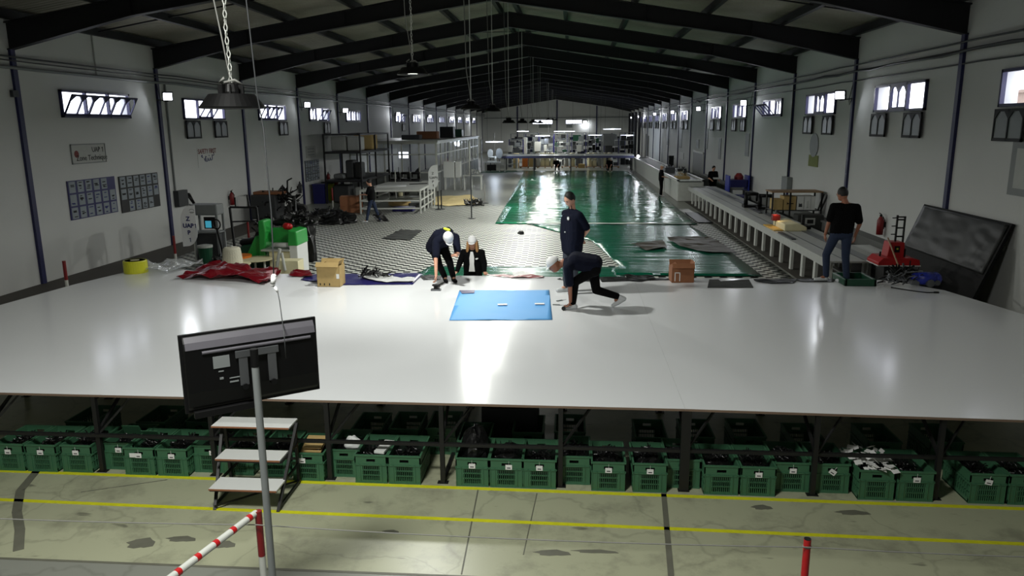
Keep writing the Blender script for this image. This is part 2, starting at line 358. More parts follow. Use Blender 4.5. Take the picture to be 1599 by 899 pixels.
# gables; the far one has two window openings
def gable(y, th, holes):
    b = MB(); xs = sorted([XL, XR, RX]+[h[0] for h in holes]+[h[1] for h in holes])
    for a, c in zip(xs[:-1], xs[1:]):
        hh = [h for h in holes if h[0] <= a+.01 and h[1] >= c-.01]
        if hh:
            h = hh[0]; b.box(a, y, 0, c, y+th, h[2]); b.prism([(a, h[3]), (c, h[3]), (c, zroof(c)), (a, zroof(a))], y, y+th, 'y')
        else: b.prism([(a, 0), (c, 0), (c, zroof(c)), (a, zroof(a))], y, y+th, 'y')
    return b
FW = [(-6.2, -3.1, 4.1, 4.8), (-1.1, 1.4, 4.1, 4.75)]
struct('wall_back', gable(Y1, .3, FW), M['wall']); struct('wall_front', gable(Y0-.3, .3, []), M['wall'])
# ceiling = roof sheets on both slopes
b = MB()
for a, c in ((XL-.3, RX), (RX, XR+.3)):
    za = ztop(max(a, XL))+.24; zc = ztop(min(c, XR))+.24
    b.prism([(a, za), (c, zc), (c, zc+.06), (a, za+.06)], Y0-.3, Y1+.3, 'y')
struct('ceiling', b, M['roof'])
# steel frames: haunched rafters with flanges, columns on the walls
ft = [(XL, 6.41), (RX, ztop(RX)), (XR, 6.41)]
def bot(x):
    d = min(x-XL, XR-x)
    if d < 3.2: return 5.79+(6.52-5.79)*d/3.2
    return 6.52+(7.70-6.52)*(d-3.2)/(RX-XL-3.2)
frame0 = None
for i, y in enumerate(FY):
    if frame0: 
        o = frame0.copy(); C.objects.link(o); o.location.y = y
        for ch in frame0.children: q = ch.copy(); C.objects.link(q); q.parent = o
        o['kind'] = 'structure'; continue
    xs = [XL, XL+1.6, XL+3.2, RX-1, RX-.9, RX+.9, XR-3.2, XR-1.6, XR]
    b = MB(); xx = [XL, XL+3.2, RX, XR-3.2, XR]
    web = [(x, ztop(x)) for x in (XL, RX, XR)]+[(x, bot(x)) for x in (XR, XR-3.2, RX, XL+3.2, XL)]
    b.prism([web[0], web[1], web[5], web[6], web[7]], -.02, .02, 'y'); b.prism([web[1], web[2], web[3], web[4], web[5]], -.02, .02, 'y')
    for (p, q) in ((0, 1), (1, 2)): b.bar((web[p][0], 0, web[p][1]), (web[q][0], 0, web[q][1]), .2, .03)
    for (p, q) in ((3, 4), (4, 5), (5, 6), (6, 7)): b.bar((web[p][0], 0, web[p][1]), (web[q][0], 0, web[q][1]), .2, .03)
    for x in (XL+3.2, XL+6.4, RX, XR-6.4, XR-3.2): b.box(x-.015, -.1, bot(x), x+.015, .1, ztop(x))
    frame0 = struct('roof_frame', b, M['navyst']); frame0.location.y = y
    for x, s in ((XL, 1), (XR, -1)):
        b = MB(); xa, xb = sorted((x-s*.05, x+s*.07)); b.box(xa, -.075, 0, xb, .075, 5.8); b.build('column', M['blue'], frame0)
# purlins along the hall and thin tie rods between frames
k = 0
for s in (-1, 1):
    for d in (.35, 2.2, 4.4, 6.6, 8.8, 10.9):
        x = RX+s*d
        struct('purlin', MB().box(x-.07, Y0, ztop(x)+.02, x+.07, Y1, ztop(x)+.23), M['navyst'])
b = MB()
for y0 in FY[:-1]:
    y = y0+3.23
    for s in (-1, 1): b.bar((RX+s*.3, y, ztop(RX+.3)+.12), (RX+s*11, y, ztop(RX+s*11)+.12), .035)
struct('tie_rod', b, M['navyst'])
b = MB()
for y0 in FY[5:9:1]:
    for s in (-1, 1):
        b.bar((RX, y0+.1, ztop(RX)), (RX+s*2.2, y0+3.2, ztop(RX+2.2)+.02), .025); b.bar((RX, y0+6.3, ztop(RX)), (RX+s*2.2, y0+3.2, ztop(RX+2.2)+.02), .025)
struct('roof_brace', b, M['navyst'])
# pilaster posts and ledge on the far gable
for x in (RX+.1, -8.5, 3.6): struct('gable_post', MB().box(x-.09, Y1-.12, 0, x+.09, Y1+.02, bot(x)), M['blue'])
struct('gable_ledge', MB().box(XL, Y1-.1, 5.0, XR, Y1+.01, 5.12), M['grey'])

# ---- windows
wcount = 0
def wbars(side, bars, d=0., t=.05):
    "bars as (y0,z0,y1,z1) rectangles in the wall plane"
    b = MB()
    for (a, z0, c, z1) in bars:
        x0 = (XL if side < 0 else XR)-side*d; x1 = x0+side*t; b.box(min(x0, x1), min(a, c), min(z0, z1), max(x0, x1), max(a, c), max(z0, z1))
    return b
def sash_geo(w, h, n, b, p, m=.05):
    "sash in local u (width), v (height): frame + 2 arched lights per section"
    def rect(u0, v0, u1, v1): b.box(-.02, u0, v0, .02, u1, v1)
    rect(0, 0, w, m*1.3); rect(0, h-m, w, h)
    for i in range(n+1):
        u = i*w/n; rect(max(0, u-m*.7), 0, min(w, u+m*.7), h)
    for i in range(n):
        c = (i+.5)*w/n; rect(c-.018, 0, c+.018, h)
        for u0 in (i*w/n+m*.7, c+.018):
            u1 = u0+(w/n-2*m*.7-.036)/2; q = .3*(u1-u0)
            b.prism([(u0, h-m), (u0, h-m-q), (u0+q, h-m)], -.02, .02, 'x'); b.prism([(u1, h-m), (u1-q, h-m), (u1, h-m-q)], -.02, .02, 'x')
    p.box(-.004, m*.6, m, .004, w-m*.6, h-m*.6)
def window(side, k, kind):
    global wcount; wcount += 1
    y0, y1 = wy(k); x = XL if side < 0 else XR
    root = bpy.data.objects.new('window_%d' % wcount, None); C.objects.link(root); root['kind'] = 'structure'; root.location = (x, (y0+y1)/2, ZS)
    far = k > 5; m = .06; w3 = (y1-y0)/3
    b = MB(); H = ZT-ZS; hw = (y1-y0)/2
    for (a, z0, c, z1) in ((-hw, 0, hw, m), (-hw, H-m, hw, H), (-hw, 0, -hw+m, H), (hw-m, 0, hw, H), (-hw/3-m/2, 0, -hw/3+m/2, H), (hw/3-m/2, 0, hw/3+m/2, H)):
        b.box(-.02, a, z0, .07, c, z1) if side < 0 else b.box(-.07, a, z0, .02, c, z1)
    b.build('window_frame', M['blue'], root)
    def put(u0, w, n, tilt, drop):
        sb = MB(); pb = MB(); sash_geo(w, H-.1, n, sb, pb)
        me = sb.build('sash', M['blue'] if not drop else M['navyst'], root); pp = pb.build('pane', M['glass'] if not drop else M['dpane'], me)
        me.location = (-side*(.05 if not drop else .09), u0, .05 if not drop else -H+.06)
        if tilt: me.rotation_euler.y = -side*tilt
    if kind == 'tilt3': put(-hw+.05, 2*hw-.1, 3, .5, 0)
    elif kind == 'closed':
        for i in range(3): put(-hw+i*w3+.02, w3-.04, 1, 0, 0)
    elif kind == 'drop2': put(-w3/2+.02, w3-.04, 1, 0, 0); put(-hw, w3-.03, 1, 0, 1); put(hw-w3+.03, w3-.03, 1, 0, 1)
    elif kind == 'drop2tilt': put(-w3/2, w3, 1, .6, 0); put(-hw, w3-.03, 1, 0, 1); put(hw-w3+.03, w3-.03, 1, 0, 1)
    elif kind == 'tilt2drop': put(-hw+.05, 2*w3-.1, 2, .5, 0); put(hw-w3+.03, w3-.03, 1, 0, 1)
    elif kind == 'mix': put(-hw+.03, w3-.04, 1, 0, 0); put(-w3/2+.3, w3+.3, 1, .5, 0); put(hw-w3+.03, w3-.03, 1, 0, 1)
    elif kind == 'tiltR': put(-hw+.05, w3-.1, 1, 0, 0); put(hw-2*w3, 2*w3-.05, 2, .7, 0)
for k in WL: window(-1, k, {0: 'tilt3', 1: 'drop2tilt', 2: 'tilt2drop', 3: 'mix', 4: 'closed', 6: 'mix'}.get(k, 'closed'))
for k in WR: window(1, k, {2: 'tiltR'}.get(k, 'drop2'))
for (a, c, z0, z1) in FW:
    wcount += 1
    b = MB()
    for (p, q, r, s) in ((a, z0, c, z0+.06), (a, z1-.06, c, z1), (a, z0, a+.06, z1), (c-.06, z0, c, z1), (a+1, z0, a+1.06, z1), (c-1.06, z0, c-1, z1)): b.box(p, Y1-.03, q, r, Y1+.05, s)
    o = struct('window_%d' % wcount, b, M['blue']); 
    MB().box(a, Y1+.1, z0, c, Y1+.11, z1).build('pane', M['glass'], o)
    MB().box(a+(1.0 if a < -3 else .1), Y1-.06, z0-.55, a+(2.9 if a < -3 else 1.), Y1-.02, z0-.03).build('sash', M['dpane'], o)

# ---- conduits, low ledge, aisle markings
def wallpipe(side, z, r, y0=Y0, y1=Y1, d=.1, sag=.015, seed=0, name='conduit', m='dgrey'):
    x = (XL if side < 0 else XR)-side*d; n = 90
    return struct(name, MB().tube([(x, y0+(y1-y0)*i/n, z+sag*noise.noise(Vector((i*.9, seed, 0)))*2) for i in range(n+1)], r, 6), M[m], smooth=True)
wallpipe(-1, 5.61, .022, d=.14); wallpipe(-1, 5.52, .018, d=.14); wallpipe(-1, 5.36, .045, d=.1, m='grey')
wallpipe(1, 5.61, .022, d=.14); wallpipe(1, 5.42, .035, d=.14, sag=.04, seed=3); wallpipe(1, 5.40, .028, d=.2, sag=.09, seed=5); wallpipe(1, 5.16, .018, d=.05)
for (s, y, z0) in ((-1, 21.3, 5.36), ): struct('conduit', MB().bar((XL+.03, y, 5.36), (XL+.03, y, 6.5), .03), M['lgrey'])
struct('conduit', MB().bar((XL+.04, 24.95, 1.7), (XL+.04, 24.95, 5.36), .05), M['grey'])
struct('conduit', MB().bar((XR-.04, 31.0, 1.7), (XR-.04, 31.0, 5.4), .05), M['grey']); struct('conduit', MB().bar((XR-.12, 30.75, 1.7), (XR-.12, 30.75, 5.4), .03), M['dgrey'])
struct('baseboard_right', MB().box(8.25, 19.0, 0, XR+.01, 50.0, .72).box(8.2, 19.0, .72, XR+.01, 50.0, .78), M['ledge'])
def strip(name, pts, w, m, z=.004):
    b = MB()
    for p, q in zip(pts[:-1], pts[1:]):
        p = Vector((*p, 0)); q = Vector((*q, 0)); d = (q-p).normalized(); n = Vector((-d.y, d.x, 0))*w/2
        b.prism([tuple((p+n)[:2]), tuple((p-n)[:2]), tuple((q-n)[:2]), tuple((q+n)[:2])], .0005, z)
    return struct(name, b, M[m])
mat('worn yellow floor paint', (204, 204, 34), .4, var=.18, scale=14); M['ypaint'] = MATS['worn yellow floor paint']
mat('dark floor stain', (98, 98, 86), .5, var=.3, scale=6); M['stain'] = MATS['dark floor stain']
strip('floor_line', [(-13.5, 7.11), (8.5, 6.725)], .055, 'ypaint'); strip('floor_line', [(-13.5, 7.73), (8.5, 7.444)], .06, 'ypaint')
strip('floor_joint', [(1.02, 7.6), (.9, 6.0)], .055, 'stain'); strip('floor_joint', [(-6.2, 7.66), (-6.05, 7.2), (-5.75, 6.75), (-5.45, 6.4), (-5.2, 6.05)], .09, 'stain')
strip('floor_joint', [(-5.35, 7.2), (-4.55, 7.55)], .012, 'stain', .003); strip('floor_joint', [(-13.5, 5.9), (8.5, 5.93)], .03, 'stain', .003)
strip('floor_joint', [(-1.0, 7.6), (-.95, 5.95)], .014, 'stain', .003); strip('floor_joint', [(-.35, 7.5), (-.42, 6.3)], .01, 'stain', .003)
b = MB()
for (x, y, r, q) in ((-4.1, 6.25, .13, .09), (-3.75, 6.35, .14, .05), (-3.3, 6.28, .12, .06), (2.0, 7.35, .1, .05), (2.9, 7.3, .16, .05), (-.15, 6.35, .16, .05), (.25, 6.4, .2, .03), (-1.75, 6.62, .08, .03)):
    b.prism([(x+r*cos(t*pi/7)*(1+.2*sin(t*3)), y+q*sin(t*pi/7)*(1+.2*cos(t*2))) for t in range(14)], .0005, .0025)
struct('floor_stain', b, M['stain'])
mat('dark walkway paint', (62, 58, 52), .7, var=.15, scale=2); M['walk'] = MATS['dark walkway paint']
struct('floor_walkway', MB().box(XL, 8, 0.0005, -12.15, 34, .002), M['walk']); struct('floor_walkway', MB().box(5.8, 15.5, 0.0005, 8.25, 40, .002), M['walk'])  # darker floor strips along the left wall and under the right bench
# door in the right wall
b = MB(); b.box(XR-.05, 50.8, 0, XR+.01, 55.2, .06).box(XR-.06, 50.8, 0, XR+.01, 50.95, 2.1).box(XR-.06, 55.05, 0, XR+.01, 55.2, 2.1).box(XR-.06, 50.8, 2.0, XR+.01, 55.2, 2.12)
d = struct('door_1', b, M['whitep']); MB().box(XR-.04, 50.95, .02, XR-.01, 55.05, 2.0).build('door_leaf', M['grey'], d)
# the neighbouring house seen through the right windows
o = struct('outside_wall', MB().box(15.5, 8, 0, 16.5, 33, 4.9).box(15.4, 8, 4.9, 16.6, 33, 5.0), mat('beige render outside', (120, 104, 92), .9))
# ============================================================ LAMPS
def bay_lamp(i, x, y, z, e, label):
    root = thing('pendant_lamp', label, 'lamp', (x, y, z), group='round high-bay lamps hung along the hall')
    MB().lathe([(.25, 0), (.255, .012), (.185, .1), (.175, .112), (.05, .112), (.05, .09), (.14, .085), (.23, .01), (.25, 0)], n=36, caps=False).build('lamp_shade', M['blackp'], root, smooth=False)
    MB().lathe([(.0, .022), (.13, .022), (.15, .035), (.155, .06), (.0, .062)], n=28).build('lamp_lens', M['bayled'], root)
    h = MB().lathe([(.07, .1), (.075, .13), (.06, .19), (.03, .2)], n=16)
    for a in range(10): h.bar((.03*cos(a*pi/5), .03*sin(a*pi/5), .15), (.1*cos(a*pi/5), .1*sin(a*pi/5), .15), .01, .07)
    h.build('heat_sink', M['blackp'], root)
    top = zroof(x)
    ch = MB(); n = int((top-z-.26)/.05); 
    if y < 15:
        for j in range(n):
            zz = .22+j*.05; aa = j*pi/2
            pts = [(.014*cos(t*pi/3)*cos(aa)+.004*sin(j*.6), .014*cos(t*pi/3)*sin(aa), zz+.032*sin(t*pi/3)) for t in range(7)]
            ch.tube(pts, .0045, 5)
    else: ch.tube([(0, 0, .2), (0, 0, top-z)], .012, 5)
    ch.build('chain', M['whitep'], root)
    cb = MB().tube([(0, 0, .2), (-.04, .01, .5), (-.1, .02, .9), (-.16, .03, top-z)], .006 if y < 15 else .012, 6)
    cb.tube([(-.05, 0, .24), (-.1, .02, .21), (-.06, .05, .18), (.02, .05, .22), (.09, .02, .18), (.05, -.04, .22), (-.03, -.05, .2)], .011, 6)
    cb.build('power_cord', M['rope'], root, smooth=True)
    if i in (1,): light('SPOT', 'bay_light', (x, y, z-.02), e, BAYC, .13, rot=(0, 0, 0), spot=rad(140), blend=1.0)
    else: light('AREA', 'bay_light', (x, y, z-.012), e, BAYC, .3 if i else 1.3, rot=(0, 0, 0))
nm = ['high-bay lamp behind the camera, above the aisle', 'large black high-bay lamp in view, hung on a chain above the left of the table', 'high-bay lamp with glowing underside over the middle of the table', 'third high-bay lamp back, hanging over the checkered sheet',
      'high-bay lamp fourth from the camera, low over the hall', 'high-bay lamp fifth from the camera, small against the far gable', 'high-bay lamp sixth from the camera near the far gable window', 'high-bay lamp seventh from the camera, a small dark disc', 'high-bay lamp eighth from the camera', 'high-bay lamp ninth from the camera over the conveyor', 'high-bay lamp tenth from the camera beyond the conveyor', 'farthest high-bay lamp in the row, before the end wall']
for i, (x, y, z, e) in enumerate(BAYS): bay_lamp(i, x, y, z, e, nm[i])
def flood(side, y, z, e, label):
    x = (XL if side < 0 else XR)
    root = thing('floodlight', label, 'floodlight', (x-side*.14, y, z), group='LED floodlights on the side walls')
    nd = Vector((-side*.55, -.8, -.22)).normalized(); q = Matrix((nd*-side, Vector((0, 0, 1)).cross(nd*-side).normalized(), nd.cross(Vector((0, 0, 1)).cross(nd)).normalized())).transposed()
    d = q @ Vector((-side*.5, -.5, -.35)).normalized()
    c = Vector((-side*.32, -.12, 0))
    MB().cb(c, (.1, .32, .28), q).build('housing', M['blackp'], root)
    MB().cb(c+q @ Vector((-side*.055, 0, 0)), (.012, .26, .22), q).build('lamp_face', M['led'], root)
    MB().bar((side*.12, 0, -.1), (c.x, c.y, -.16), .03).bar((c.x, c.y, -.17), (c.x, c.y, .0), .03).build('bracket', M['dgrey'], root)
    MB().tube([(side*.08, 0, -.1), (side*.02, .05, -.3), (0, .03, -.12), (side*.05, .02, .2), (side*.1, 0, .5)], .012, 6).build('power_cord', M['dgrey'], root)
    p = root.location+c+q @ Vector((-side*.1, 0, 0)); dirv = (q @ Vector((-side, 0, -.15))).normalized()
    l = light('AREA', 'flood_light', p, e, FLC, .5); l.rotation_euler = dirv.to_track_quat('-Z', 'Y').to_euler()
fl = ['nearest the camera, beside the tilted window', 'second from the camera', 'third from the camera, past the fourth window', 'fourth from the camera, above the glazed office', 'fifth from the camera, above the office roof', 'sixth from the camera', 'farthest from the camera']
cnt = {-1: 0, 1: 0}
for (s, y, z, e) in FLOODS:
    flood(s, y, z, e, 'LED floodlight on the %s wall, %s' % ('left' if s < 0 else 'right', fl[cnt[s]])); cnt[s] += 1
root = thing('floodlight', 'bright LED floodlight on the far gable wall right of its windows', 'floodlight', (1.85, Y1-.3, 4.4))
MB().box(-.25, 0, -.2, .25, .12, .2).build('housing', M['blackp'], root); MB().box(-.22, -.02, -.17, .22, 0, .17).build('lamp_face', M['led'], root); MB().bar((0, .1, 0), (0, .3, 0), .05).build('bracket', M['dgrey'], root)
light('AREA', 'flood_light', (1.85, Y1-.4, 4.3), 70, FLC, .5, rot=(rad(60), 0, 0))

# ============================================================ BIG TABLE
TZ = .95
T = thing('work_table', 'huge low white-topped work table filling the foreground, on black steel legs', 'table', (0, 0, 0))
seam = 1.22
for poly in ([(-10.2, 7.72), (seam-.0008, 7.66), (seam-.0008, 14.74), (-7.4, 14.8), (-9.2, 15.6), (-9.62, 13.6)], [(seam+.0008, 7.66), (8.1, 7.45), (6.7, 13.8), (6.05, 14.68), (seam+.0008, 14.74)]):
    p = MB().prism([tuple(q) for q in poly], TZ-.028, TZ).build('tabletop', M['top'], T)
    e = MB()
    a, c = poly[0], poly[1]; e.bar((a[0], a[1]-.003, TZ-.016), (c[0], c[1]-.003, TZ-.016), .006, .024); e.build('edge_band', M['edge'], p)
LX = [-9.4, -8.1, -6.8, -5.42, -4.05, -2.70, -1.41, -.10, 1.24, 2.6, 3.86, 5.2, 6.5]
def fy(x): return 7.72-.0065*(x+10)
for yy in (0, 2.3, 4.6, 6.9):
    for x in LX:
        w = .05 if abs(x-1.24) > .1 or yy else .1
        MB().box(x-w/2, fy(x)+yy, 0, x+w/2, fy(x)+.05+yy, TZ-.03).box(x-.06, fy(x)-.01+yy, 0, x+.06, fy(x)+.06+yy, .008).build('leg', M['black'], T)
b = MB()
for yy in (.01, 2.31, 4.61): b.box(-9.5, 7.66+yy, .44, 6.6, 7.70+yy, .475)
b.build('rail', M['black'], T)
b = MB()
for x in LX:
    b.bar((x+.0, fy(x)+.05, .5), (x+.0, fy(x)+.8, .92), .03); b.bar((x+.02, fy(x)+.03, .48), (x+.38, fy(x)+.25, .92), .022)
    if abs(x+1.41) < .1: b.box(x-.02, fy(x)+.05, .0, x+.02, fy(x)+2.3, .03)
    b.box(x-.02, fy(x)+.05, TZ-.07, x+.02, fy(x)+6.9, TZ-.03)
b.build('brace', M['black'], T)

# ============================================================ CRATES
CW, CD, CH = .365, .56, .335
def crate_geo():
    b = MB(); t = .012; w, d, h = CW/2, CD, CH
    def wall_front(y0, y1, s):
        b.box(-w, y0, 0, w, y1, .03); b.box(-w, y0, h-.05, w, y1, h-.0)
        b.box(-w, y0, h-.11, -.05, y1, h-.05); b.box(.05, y0, h-.11, w, y1, h-.05); b.box(-.05, y0, h-.11, .05, y1, h-.085)
        for x0, x1 in ((-w, -.095), (.095, w)): b.box(x0, y0, .03, x1, y1, h-.11)
        for z in (.085, .145, .2): b.box(-.095, y0, z, .095, y1, z+.012)
        for i in range(9): x = -.084+i*.021; b.box(x-.003, y0, .03, x+.003, y1, h-.11)
        yo = y0-.008 if s < 0 else y1; 
        b.box(-w-.006, yo, h-.018, w+.006, yo+.008, h); b.box(-w-.004, yo, h-.125, w+.004, yo+.008, h-.112); b.box(-w, yo, 0, w, yo+.008, .016)
        for x in (-w+.004, -.125, .117, w-.012): b.box(x, yo, .016, x+.008, yo+.008, h-.112)
    wall_front(0, t, -1); wall_front(d-t, d, 1)
    for s in (-1, 1):
        x0, x1 = sorted((s*w, s*(w-t)))
        b.box(x0, 0, 0, x1, d, .05); b.box(x0, 0, h-.1, x1, d, h)
        for k in range(12): y = .02+k*(d-.06)/11; b.box(x0, y, .05, x1, y+.018, h-.1)
        b.box(x0, 0, .12, x1, d, .13); b.box(x0, 0, .19, x1, d, .2)
        xo = sorted((s*w, s*(w+.008))); b.box(xo[0], 0, h-.018, xo[1], d, h); b.box(xo[0], 0, h-.125, xo[1], d, h-.112)
    b.box(-w, 0, .004, w, d, .016)
    return b
def label_geo(): return MB().box(-.036, -.013, -.028, .036, -.0095, .028)
crate_proto = None
def crate(px, label, yoff=0., tagdx=0., tg=True, rz=0., loc=None, tagrot=0., x=None):
    global crate_proto
    if x is None: g = G(px, 735+px*.0375); x = g.x+.01
    if min(abs(x-q) for q in LX) < .225: yoff = max(yoff, .125)
    L0 = loc or (x, fy(x)+.02-.06+yoff, 0)
    if crate_proto is None:
        crate_proto = thing('plastic_crate', label, 'crate', L0, 0, 'green slatted plastic crates under the table')
        crate_geo().build('crate_body', M['green'], crate_proto)
        l = label_geo().build('label_card', M['paper'], crate_proto); l.location = (0, 0, CH-.095); q = MB().box(-.02, -.0145, -.014, .02, -.013, -.004).build('label_print', M['ink'], l)
        MB().box(-.001, -.012, .02, .001, -.009, .07).build('label_string', M['paper'], l)
        r = crate_proto
    else: r = copy_tree(crate_proto, label, L0, rz, skip=() if tg else ('label_card',))
    r.rotation_euler.z = rz
    if tg:
        for ch in r.children:
            if ch.name.startswith('label_card'): ch.location = (tagdx, 0, CH-.09); ch.rotation_euler.y = tagrot
    return r
# (pixel x of the front's middle, label, y offset, tag shift, tag?)
CR = [(16, 'green crate at the left end of the row, without a card', 0, 0, 0), (66, 'second crate from the left end, white card at its centre', .0, 0, 1), (119, 'green crate just left of the leftmost table leg in view', .02, 0, 1),
 (177, 'green crate just right of the leftmost table leg in view, flap of card inside', .0, 0, 1), (218, 'green crate with two cards on its rim, second right of the left leg', .0, .0, 1), (269, 'third green crate right of the left leg, half full of black parts', .0, 0, 1),
 (318, 'green crate partly behind the black television, card on the right', 0, .05, 1), (366, 'green crate hidden behind the step stool, left of the grey pole', .08, 0, 0), (425, 'green crate seen through the step stool, right of the grey pole', .06, 0, 0),
 (480, 'green crate right of the step stool with orange cardboard inside', .0, -.06, 1), (531, 'green crate with a white bag on top, behind a black leg', -.0, 0, 0), (578, 'green crate with a white foam block laid across it', .0, 0, 0), (630, 'empty green crate left of the gap in the row', .0, 0, 0),
 (736, 'green crate with a tall pile of black parts, first right of the gap', -.0, 0, 1), (789, 'green crate of black parts, second right of the gap', 0, .03, 1), (841, 'green crate third right of the gap, card at its centre', 0, 0, 1), (895, 'green crate behind the leg in the middle, open hand hole and no card', .0, 0, 0),
 (949, 'green crate just right of the middle leg, white card', 0, 0, 1), (1014, 'green crate left of the double leg, white card on the front', .0, 0, 1), (1069, 'green crate pushed in behind the thick double leg', .1, 0, 0), (1126, 'green crate right of the double leg with a clear hand hole', .0, 0, 0),
 (1184, 'second green crate right of the double leg, white card', 0, 0, 1), (1243, 'third green crate right of the double leg, card at its centre', 0, 0, 1), (1306, 'green crate with a tilted white card', .0, 0, 1), (1370, 'green crate heaped with white paper scraps', 0, 0, 0),
 (1432, 'green crate right of the white paper scraps, card on the rim', 0, .0, 1), (1545, 'green crate near the right end with a bent white card', 0, 0, 1), (1608, 'green crate cut off at the right end of the row', 0, 0, 0)]
front = []
for (px, lb, yo, td, tg) in CR:
    r = crate(px, lb, yo, td, tg, tagrot=.6 if 'tilted' in lb else (.2 if 'bent' in lb else 0)); front.append((px, r))
def fr(px): return min(front, key=lambda t: abs(t[0]-px))[1].location
# second row behind
for i, (x, lb) in enumerate([(-6.1, 'far left'), (-5.2, 'behind the leftmost leg'), (-4.6, 'behind the third crate right of the left leg'), (-2.45, 'behind the bag crate'), (-2.0, 'behind the foam block crate'), (-1.55, 'behind the empty crate'), (-1.12, 'seen in the gap beside the black leg'),
      (-.5, 'behind the tall pile of black parts'), (.0, 'behind the middle leg'), (.95, 'behind the double leg'), (1.5, 'right of the double leg'), (2.1, 'behind two carded crates'), (2.75, 'behind the tilted card crate'), (3.6, 'behind the paper scraps'), (4.3, 'near the right end')]):
    yb = fy(x)+.66+.05*(i % 3) if i != 6 else fy(x)+.42
    copy_tree(crate_proto, 'shaded green crate of the second row, '+lb, (x, yb, 0), 0, skip=('label_card',))
# contents
def contents(px, label, kind='parts', h=.06, seed=1, m='rubber', group='loose black parts in the crates'):
    L = fr(px); b = heap((0, 0, 0), .16, .25, h, seed, 20, .3)
    for v in range(len(b.v)): b.v[v] = (max(-.165, min(.165, b.v[v][0])), max(-.26, min(.26, b.v[v][1])), b.v[v][2])
    lo = -.1; b.box(-.165, -.26, lo, .165, .26, .001)
    bits(b, (0, 0, 0), .14, .22, h, 60, seed, .012, .07)
    o = b.build('black_parts_pile', M[m], None, smooth=False); o.location = (L.x, L.y+CD/2, CH-.09); tag(o, label, 'parts', group, 'stuff')
for px, lb, h in ((269, 'black parts filling the third crate right of the left leg', .05), (736, 'tall shiny pile of black parts rising out of a crate', .34), (789, 'black parts level with the rim of the second crate right of the gap', .1), (119, 'dark parts in the crate left of the leftmost leg', .08),
      (949, 'black folded parts in the crate right of the middle leg', .08), (1014, 'black parts in the crate left of the double leg', .1), (1126, 'black parts in the crate with a clear hand hole', .06), (1184, 'black parts in the second crate right of the double leg', .05), (1243, 'black hoses in the third crate right of the double leg', .07), (1306, 'dark parts in the crate with the tilted card', .03), (66, 'dark parts in the second crate from the left', .03), (841, 'dark parts low in the third crate right of the gap', .01), (895, 'dark parts in the crate behind the middle leg', .03), (630, 'dark sheet at the bottom of the empty-looking crate', .0)):
    contents(px, lb, h=h if px != 630 else .004, seed=px)
for i_, px_ in enumerate([16, 177, 218, 318, 366, 425, 480, 531, 578, 1069, 1370, 1432, 1545, 1608]):
    contents(px_, 'black parts low inside ' + [t for t in CR if t[0] == px_][0][1].replace(', ', ' ').split(' with ')[0].split(' without')[0], h=.02, seed=px_)
L = fr(1370)
b = MB(); random.seed(5)
for k in range(60):
    m = Matrix.Rotation(random.uniform(0, 6), 3, 'Z') @ Matrix.Rotation(random.uniform(-.8, .8), 3, 'X')
    b.cb((random.uniform(-.2, .2), random.uniform(-.1, .5), random.uniform(0, .08)), (.09, .05, .002), m)
o = b.build('paper_scraps', M['paper']); o.location = (L.x, L.y+.06, CH-.02); tag(o, 'white paper scraps heaped on a crate near the right end', 'paper', None, 'stuff')
L = fr(578)
MBf = MB().box(-.06, -.0, 0, .06, .32, .03).build('foam_block', M['white'], bevel=.004); MBf.location = (L.x+.09, L.y+.03, CH+.002); MBf.rotation_euler = (0, 0, -.15); tag(MBf, 'white foam block laid over the edge of a green crate', 'foam block')
L = fr(531)
o = heap((0, 0, 0), .1, .09, .11, 4, 16, .3).build('plastic_bag', M['white'], smooth=True); o.location = (L.x+.06, L.y+.16, CH-.03); tag(o, 'crumpled white plastic bag in a crate behind a black leg', 'bag')
L = fr(480)
o = MB().cb((0, 0, 0), (.24, .3, .012), Matrix.Rotation(.25, 3, 'X')).cb((.02, -.03, .02), (.2, .22, .008), Matrix.Rotation(.1, 3, 'X')).build('cardboard_sheet', M['card']); o.location = (L.x, L.y+.25, CH+.0); tag(o, 'folded orange-brown cardboard sheet sticking out of a crate', 'cardboard')
L = fr(177)
o = MB().cb((0, 0, 0), (.22, .006, .16), Matrix.Rotation(.5, 3, 'X')).build('cardboard_flap', M['green']); o.location = (L.x, L.y+.3, CH+.03); tag(o, 'green divider sheet leaning in the crate right of the left leg', 'divider')
L = fr(218)
o = MB().cb((0, 0, 0), (.2, .006, .2), Matrix.Rotation(.6, 3, 'X')).build('divider_sheet', M['green']); o.location = (L.x, L.y+.3, CH+.02); tag(o, 'green divider sheet leaning in the crate with two cards', 'divider')
MB().box(-.035, -.013, -.025, .035, -.0095, .025).build('label_card', M['paper'], [t[1] for t in front if t[0] == 218][0]).location = (-.07, 0, CH-.088)
o = MB().box(0, 0, 0, .46, .4, .2).build('cardboard_box', M['card2'], bevel=.004); o.location = (-1.1, 9.6, .0); tag(o, 'brown cardboard box deep under the table, right of the gap', 'box')
MB().box(0, 0, 0, .5, .42, .3).box(0, -.002, .3, .5, .05, .305)
o.location = (-.98, 8.75, .49); o2 = MB().box(0, 0, 0, .7, .5, .46).build('storage_bin', M['dgrey'], bevel=.01); o2.location = (-1.1, 8.75, .02); tag(o2, 'dark storage bin under the brown box, below the table', 'bin')
